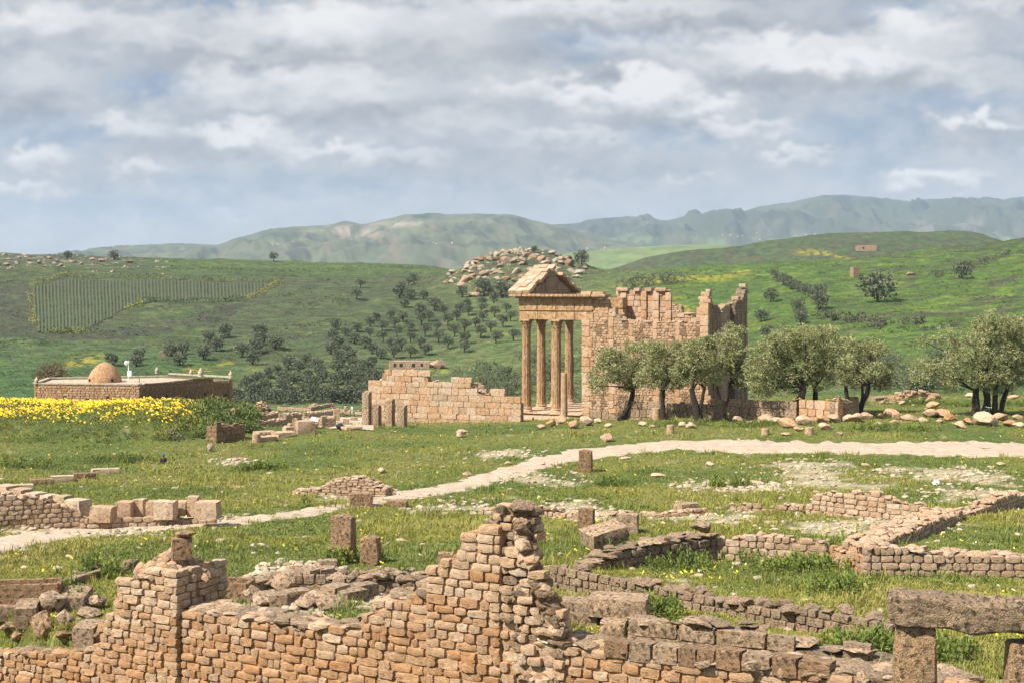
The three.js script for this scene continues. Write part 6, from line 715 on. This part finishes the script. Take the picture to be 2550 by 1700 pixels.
// ---------- people ----------
function person(p, yaw, label, joints, bones, parts) {
  // joints in metres about the feet; a continuous body meshed from tapered bones
  const g = thing('person', label, 'person', p, null); g.rotation.y = yaw; const pos = [], col = [], idx = [];
  const J = joints, sd = (x, y, z, want) => { let m = 9, c = 0; for (const [a, b, ra, rb, k] of bones) { const A = J[a], B = J[b], bx = B[0] - A[0], by = B[1] - A[1], bz = B[2] - A[2], t = clamp(((x - A[0]) * bx + (y - A[1]) * by + (z - A[2]) * bz) / (bx * bx + by * by + bz * bz + 1e-9)), d = Math.hypot(x - A[0] - bx * t, y - A[1] - by * t, z - A[2] - bz * t) - mix(ra, rb, t); if (d < m) c = k; const h = clamp(.5 + .5 * (m - d) / .05); m = mix(m, d, h) - .05 * h * (1 - h); } return want ? c : m; };
  // surface nets on a 3 cm grid
  const S = .03, x0 = -.75, y0 = -.05, z0 = -.75, NX = 50, NY = 62, NZ = 50, f = new Float32Array(NX * NY * NZ), id = new Int32Array(NX * NY * NZ).fill(-1), at3 = (i, j, k) => (k * NY + j) * NX + i;
  for (let k = 0; k < NZ; k++) for (let j = 0; j < NY; j++) for (let i = 0; i < NX; i++) f[at3(i, j, k)] = sd(x0 + i * S, y0 + j * S, z0 + k * S);
  let n = 0; for (let k = 0; k < NZ - 1; k++) for (let j = 0; j < NY - 1; j++) for (let i = 0; i < NX - 1; i++) { let sx = 0, sy = 0, sz = 0, m = 0; for (let e = 0; e < 12; e++) { const ax = e >> 2, b = e & 1, c = (e >> 1) & 1, o = [[0, b, c], [b, 0, c], [b, c, 0]][ax], q = o.slice(); q[ax] = 1; const A = f[at3(i + o[0], j + o[1], k + o[2])], B = f[at3(i + q[0], j + q[1], k + q[2])]; if ((A < 0) !== (B < 0)) { const t = A / (A - B); sx += mix(o[0], q[0], t); sy += mix(o[1], q[1], t); sz += mix(o[2], q[2], t); m++; } } if (m) { id[at3(i, j, k)] = n++; const x = x0 + (i + sx / m) * S, y = y0 + (j + sy / m) * S, z = z0 + (k + sz / m) * S; pos.push(x, y, z); col.push(...parts[sd(x, y, z, true)]); } }
  for (let k = 1; k < NZ - 1; k++) for (let j = 1; j < NY - 1; j++) for (let i = 1; i < NX - 1; i++) { const A = f[at3(i, j, k)]; const quad = (B, a, b, c, d) => { if ((A < 0) === (B < 0)) return; A < 0 ? idx.push(a, b, c, a, c, d) : idx.push(a, c, b, a, d, c); }; quad(f[at3(i + 1, j, k)], id[at3(i, j - 1, k - 1)], id[at3(i, j, k - 1)], id[at3(i, j, k)], id[at3(i, j - 1, k)]); quad(f[at3(i, j + 1, k)], id[at3(i - 1, j, k - 1)], id[at3(i - 1, j, k)], id[at3(i, j, k)], id[at3(i, j, k - 1)]); quad(f[at3(i, j, k + 1)], id[at3(i - 1, j - 1, k)], id[at3(i, j - 1, k)], id[at3(i, j, k)], id[at3(i - 1, j, k)]); }
  const b = new THREE.BufferGeometry(); b.setAttribute('position', new THREE.Float32BufferAttribute(pos, 3)); b.setAttribute('color', new THREE.Float32BufferAttribute(col, 3)); b.setIndex(idx); b.computeVertexNormals(); mesh('body', b, std(0xffffff, { vertexColors: true, side: THREE.DoubleSide }), g);
  const h = J.head, hair = mesh('hair', new THREE.SphereGeometry(.115, 14, 10, 0, 6.3, 0, 1.7), std(lin(...(parts.hair || [.03, .02, .015]))), g); hair.position.set(h[0], h[1] + .02, h[2] - .015); for (const s of [-1, 1]) { const e = mesh('eye', new THREE.SphereGeometry(.012, 8, 6), M.dark, g); e.position.set(h[0] + s * .035, h[1] + .0, h[2] + .1); } const no = mesh('nose', new THREE.ConeGeometry(.016, .045, 8), std(lin(...parts[2])), g); no.position.set(h[0], h[1] - .025, h[2] + .108); return g;
}
const stand = { head: [0, 1.62, .02], neck: [0, 1.46, 0], chest: [0, 1.3, 0], waist: [0, 1.05, 0], hip: [0, .93, 0], sl: [-.18, 1.4, 0], sr: [.18, 1.4, 0], el: [-.26, 1.13, 0], er: [.26, 1.12, .02], wl: [-.27, .88, .08], wr: [.28, .87, .08], hl: [-.27, .79, .1], hr: [.28, .78, .1], ll: [-.09, .9, 0], lr: [.09, .9, 0], kl: [-.1, .49, .02], kr: [.11, .49, .03], al: [-.1, .08, -.01], ar: [.12, .08, 0], tl: [-.11, .04, .14], tr: [.13, .04, .15] };
const body = (sleeve, leg) => [['chest', 'waist', .15, .13, 0], ['waist', 'hip', .13, .15, 0], ['sl', 'sr', .075, .075, 0], ['neck', 'chest', .055, .12, 0], ['head', 'neck', .095, .055, 2], ['sl', 'el', .06, .045, 0], ['sr', 'er', .06, .045, 0], ['el', 'wl', .043, .03, sleeve], ['er', 'wr', .043, .03, sleeve], ['wl', 'hl', .035, .03, 2], ['wr', 'hr', .035, .03, 2], ['hip', 'll', .14, .1, 1], ['hip', 'lr', .14, .1, 1], ['ll', 'kl', .095, .06, 1], ['lr', 'kr', .095, .06, 1], ['kl', 'al', .058, .04, leg], ['kr', 'ar', .058, .04, leg], ['al', 'tl', .045, .035, 3], ['ar', 'tr', .045, .035, 3]];
const SKIN = [.45, .27, .18], SHOE = [.3, .28, .26];
person(hit(860, 1030, 100), .9, 'visitor in a white top and red shorts standing on the court edge', { ...stand, wr: [.2, .95, .2], hr: [.14, .93, .26] }, body(2, 2), { 0: [.75, .72, .7], 1: [.5, .16, .12], 2: SKIN, 3: SHOE });
person(hit(877, 1031, 100), .3, 'visitor in white sleeveless top and pale trousers standing at the right', { ...stand, wl: [-.32, .98, .16], hl: [-.3, .92, .24], kr: [.12, .49, .1] }, body(2, 1), { 0: [.78, .76, .74], 1: [.62, .6, .58], 2: SKIN, 3: SHOE });
person(hit(826, 1023, 100).add(V(0, .55, 0)), .8, 'visitor in a red jacket and blue shorts sitting on the low wall', { head: [0, .72, .3], neck: [0, .6, .2], chest: [0, .46, .1], waist: [0, .25, .02], hip: [0, .12, 0], sl: [-.18, .55, .14], sr: [.18, .55, .14], el: [-.24, .34, .3], er: [.24, .34, .3], wl: [-.1, .3, .5], wr: [.1, .3, .5], hl: [-.04, .32, .56], hr: [.05, .32, .56], ll: [-.09, .1, .02], lr: [.09, .1, .02], kl: [-.11, .12, .45], kr: [.12, .12, .45], al: [-.11, -.02, .4], ar: [.12, -.02, .42], tl: [-.11, -.03, .54], tr: [.13, -.03, .55] }, body(0, 2), { 0: [.5, .03, .045], 1: [.1, .2, .5], 2: SKIN, 3: SHOE, hair: [.25, .2, .15] });
{ const p = hit(402, 1156, 60); const g = person(V(p.x, p.y - 1.05, p.z - .5), .6, 'person in a dark top and blue cap half hidden by the bank', stand, body(0, 1), { 0: [.05, .03, .04], 1: [.06, .06, .08], 2: [.3, .17, .11], 3: SHOE, hair: [.03, .05, .2] }); const c = mesh('cap', new THREE.SphereGeometry(.125, 16, 10, 0, 6.3, 0, 1.5), std(lin(.03, .06, .28)), g); c.position.set(0, 1.66, 0); const v = mesh('cap_peak', new THREE.CylinderGeometry(.1, .1, .02, 16, 1, false, -1.2, 2.4).scale(1, 1, 1.2), std(lin(.03, .06, .28)), g); v.position.set(0, 1.66, .07); }
// ---------- small things ----------
{
  const b = thing('information_board', 'small tilted white information board on legs in the excavation', 'sign', hit(784, 1062, 100)); let m = mesh('panel', stoneGeo(3, .01, 0, 2).scale(.9, .05, .6), std(lin(.72, .78, .84), { roughness: .4 }), b); m.position.set(0, .75, 0); m.rotation.set(.55, -.25, -.06); for (const x of [-.3, .3]) { m = mesh('leg', new THREE.CylinderGeometry(.04, .04, .85, 10), M.metal, b); m.position.set(x, .3, -.1); }
  const bag = hit(2333, 1208), g = new THREE.IcosahedronGeometry(.2, 3), p = g.attributes.position; for (let i = 0; i < p.count; i++) { const v = V().fromBufferAttribute(p, i); v.multiplyScalar(1 + .35 * n3(v.x * 14, v.y * 14, v.z * 14)); p.setXYZ(i, v.x * 1.1, v.y * .95, v.z); } g.computeVertexNormals(); const pb = solo('plastic_bag', g, std(lin(.78, .8, .84), { roughness: .4 }), 'crumpled white plastic bag lying on the grass at the right', 'bag'); pb.position.copy(bag).add(V(0, .17, 0));
  const dk = hit(849, 1070, 100), d2 = solo('dark_sack', ROCKS[5], std(lin(.025, .025, .035)), 'black rounded sack lying at the edge of the paved court', 'sack'); d2.scale.set(1.0, .7, .7); d2.position.copy(dk).add(V(0, .3, 0));
  const bl = hit(2424, 1028), cl = thing('hanging_bag', 'blue bag hanging against the stem of the largest olive', 'bag', V(bl.x, bl.y + 1.0, bl.z + .1)); m = mesh('sack', stoneGeo(8, .25, .08, 3).scale(.3, .42, .16), std(lin(.05, .17, .48)), cl); m.position.y = .3; m = mesh('strap', new THREE.TorusGeometry(.12, .015, 6, 18), std(lin(.05, .15, .4)), cl); m.position.y = .55;
  // motorcycle under the big olive
  const q = hit(2458, 1040), mc = thing('motorcycle', 'black motorcycle parked against the stems of the largest olive', 'motorcycle', V(q.x, q.y + .02, q.z + .15)); mc.rotation.y = .9; const blk = std(lin(.02, .02, .022), { roughness: .35 }), chr = std(lin(.7, .7, .7), { roughness: .2, metalness: 1 }); for (const x of [-.62, .62]) { const w = new THREE.Group(); w.name = 'wheel'; w.position.set(x, .3, 0); mc.add(w); mesh('tyre', new THREE.TorusGeometry(.25, .05, 10, 26), blk, w); mesh('rim', new THREE.TorusGeometry(.19, .015, 8, 24), chr, w); const hb = mesh('hub', new THREE.CylinderGeometry(.05, .05, .12, 12), chr, w); hb.rotation.x = Math.PI / 2; for (let i = 0; i < 6; i++) { const s = mesh('spoke', new THREE.CylinderGeometry(.006, .006, .36, 5), chr, w); s.rotation.z = i * Math.PI / 6; } }
  const put = (n, geo, mat, x, y, z, rz = 0) => { const o = mesh(n, geo, mat, mc); o.position.set(x, y, z); o.rotation.z = rz; return o; }; put('fuel_tank', new THREE.SphereGeometry(.2, 16, 12).scale(1.35, .7, .7), blk, .12, .76, 0); put('seat', stoneGeo(4, .2, .02, 3).scale(.7, .12, .24), blk, -.36, .76, 0); put('engine', stoneGeo(6, .15, .03, 3).scale(.4, .34, .26), chr, .02, .42, 0); put('fork', new THREE.CylinderGeometry(.025, .025, .72, 8), chr, .52, .6, .06, .35); put('fork', new THREE.CylinderGeometry(.025, .025, .72, 8), chr, .52, .6, -.06, .35); const hbr = put('handlebar', new THREE.CylinderGeometry(.018, .018, .66, 8), chr, .38, .98, 0); hbr.rotation.x = Math.PI / 2; put('exhaust', new THREE.CylinderGeometry(.04, .05, .8, 10), chr, -.35, .28, .14, Math.PI / 2); put('headlamp', new THREE.SphereGeometry(.09, 12, 10), chr, .55, .85, 0); put('frame', new THREE.CylinderGeometry(.025, .025, .9, 8), blk, .0, .56, 0, 1.2); put('rear_mudguard', new THREE.TorusGeometry(.3, .04, 6, 14, 2), blk, -.62, .3, 0, .7);
}
// far villages: small white houses on the mountain flanks
{ const r = rng(19), body = new THREE.BoxGeometry(1, 1, 1), roofG = new THREE.ConeGeometry(.72, .4, 4).rotateY(Math.PI / 4), mats = [std(lin(.5, .46, .42)), std(lin(.45, .36, .28)), std(lin(.48, .43, .38))], rm = std(lin(.4, .2, .13)); const ray = new THREE.Raycaster(), ranges = scene.children.filter((o) => /mountain_range|low_hill/.test(o.name)); scene.updateMatrixWorld(true);
  const spots = []; for (const [cx, cy, n, sx, sy] of [[1500, 620, 10, 45, 4], [690, 610, 4, 16, 3], [1100, 606, 4, 30, 3], [1850, 590, 6, 50, 9], [2030, 586, 6, 60, 4]]) for (let i = 0; i < n; i++) spots.push([cx + (r() - .5) * 2 * sx, cy + (r() - .5) * 2 * sy, cx]);
  const where = { 1500: 'on the low hill', 690: 'low on the left flank of the mountain', 860: 'below the bare tan summit', 1100: 'in the folds of the middle mountain', 1850: 'on the slope of the right ridge', 2030: 'at the foot of the right ridge', 1080: 'at the foot of the middle mountain', 1740: 'on the lower left of the right ridge' };
  for (const [px, py, k] of spots) { ray.set(V(0, EYE, 0), V((px - 1275) / F, (HORIZON - py) / F, -1).normalize()); const h = ray.intersectObjects(ranges)[0]; if (!h) continue; const s = h.distance / F * (2 + r() * 2), g = thing('village_house', `tiny pale house of the hamlet ${where[k]}`, 'house', h.point, `hamlet ${where[k]}`); g.rotation.y = r() * 3; g.scale.set(s * 1.4, s * .75, s); let m = mesh('wall', body, pick(mats, r), g); m.position.y = .35; m = mesh('roof', roofG, k === 1500 ? rm : mats[2], g); m.position.y = 1.05; } }
scene.traverse((o) => { if (o.isMesh) { o.castShadow = true; o.receiveShadow = true; } });
renderer.render(scene, camera);
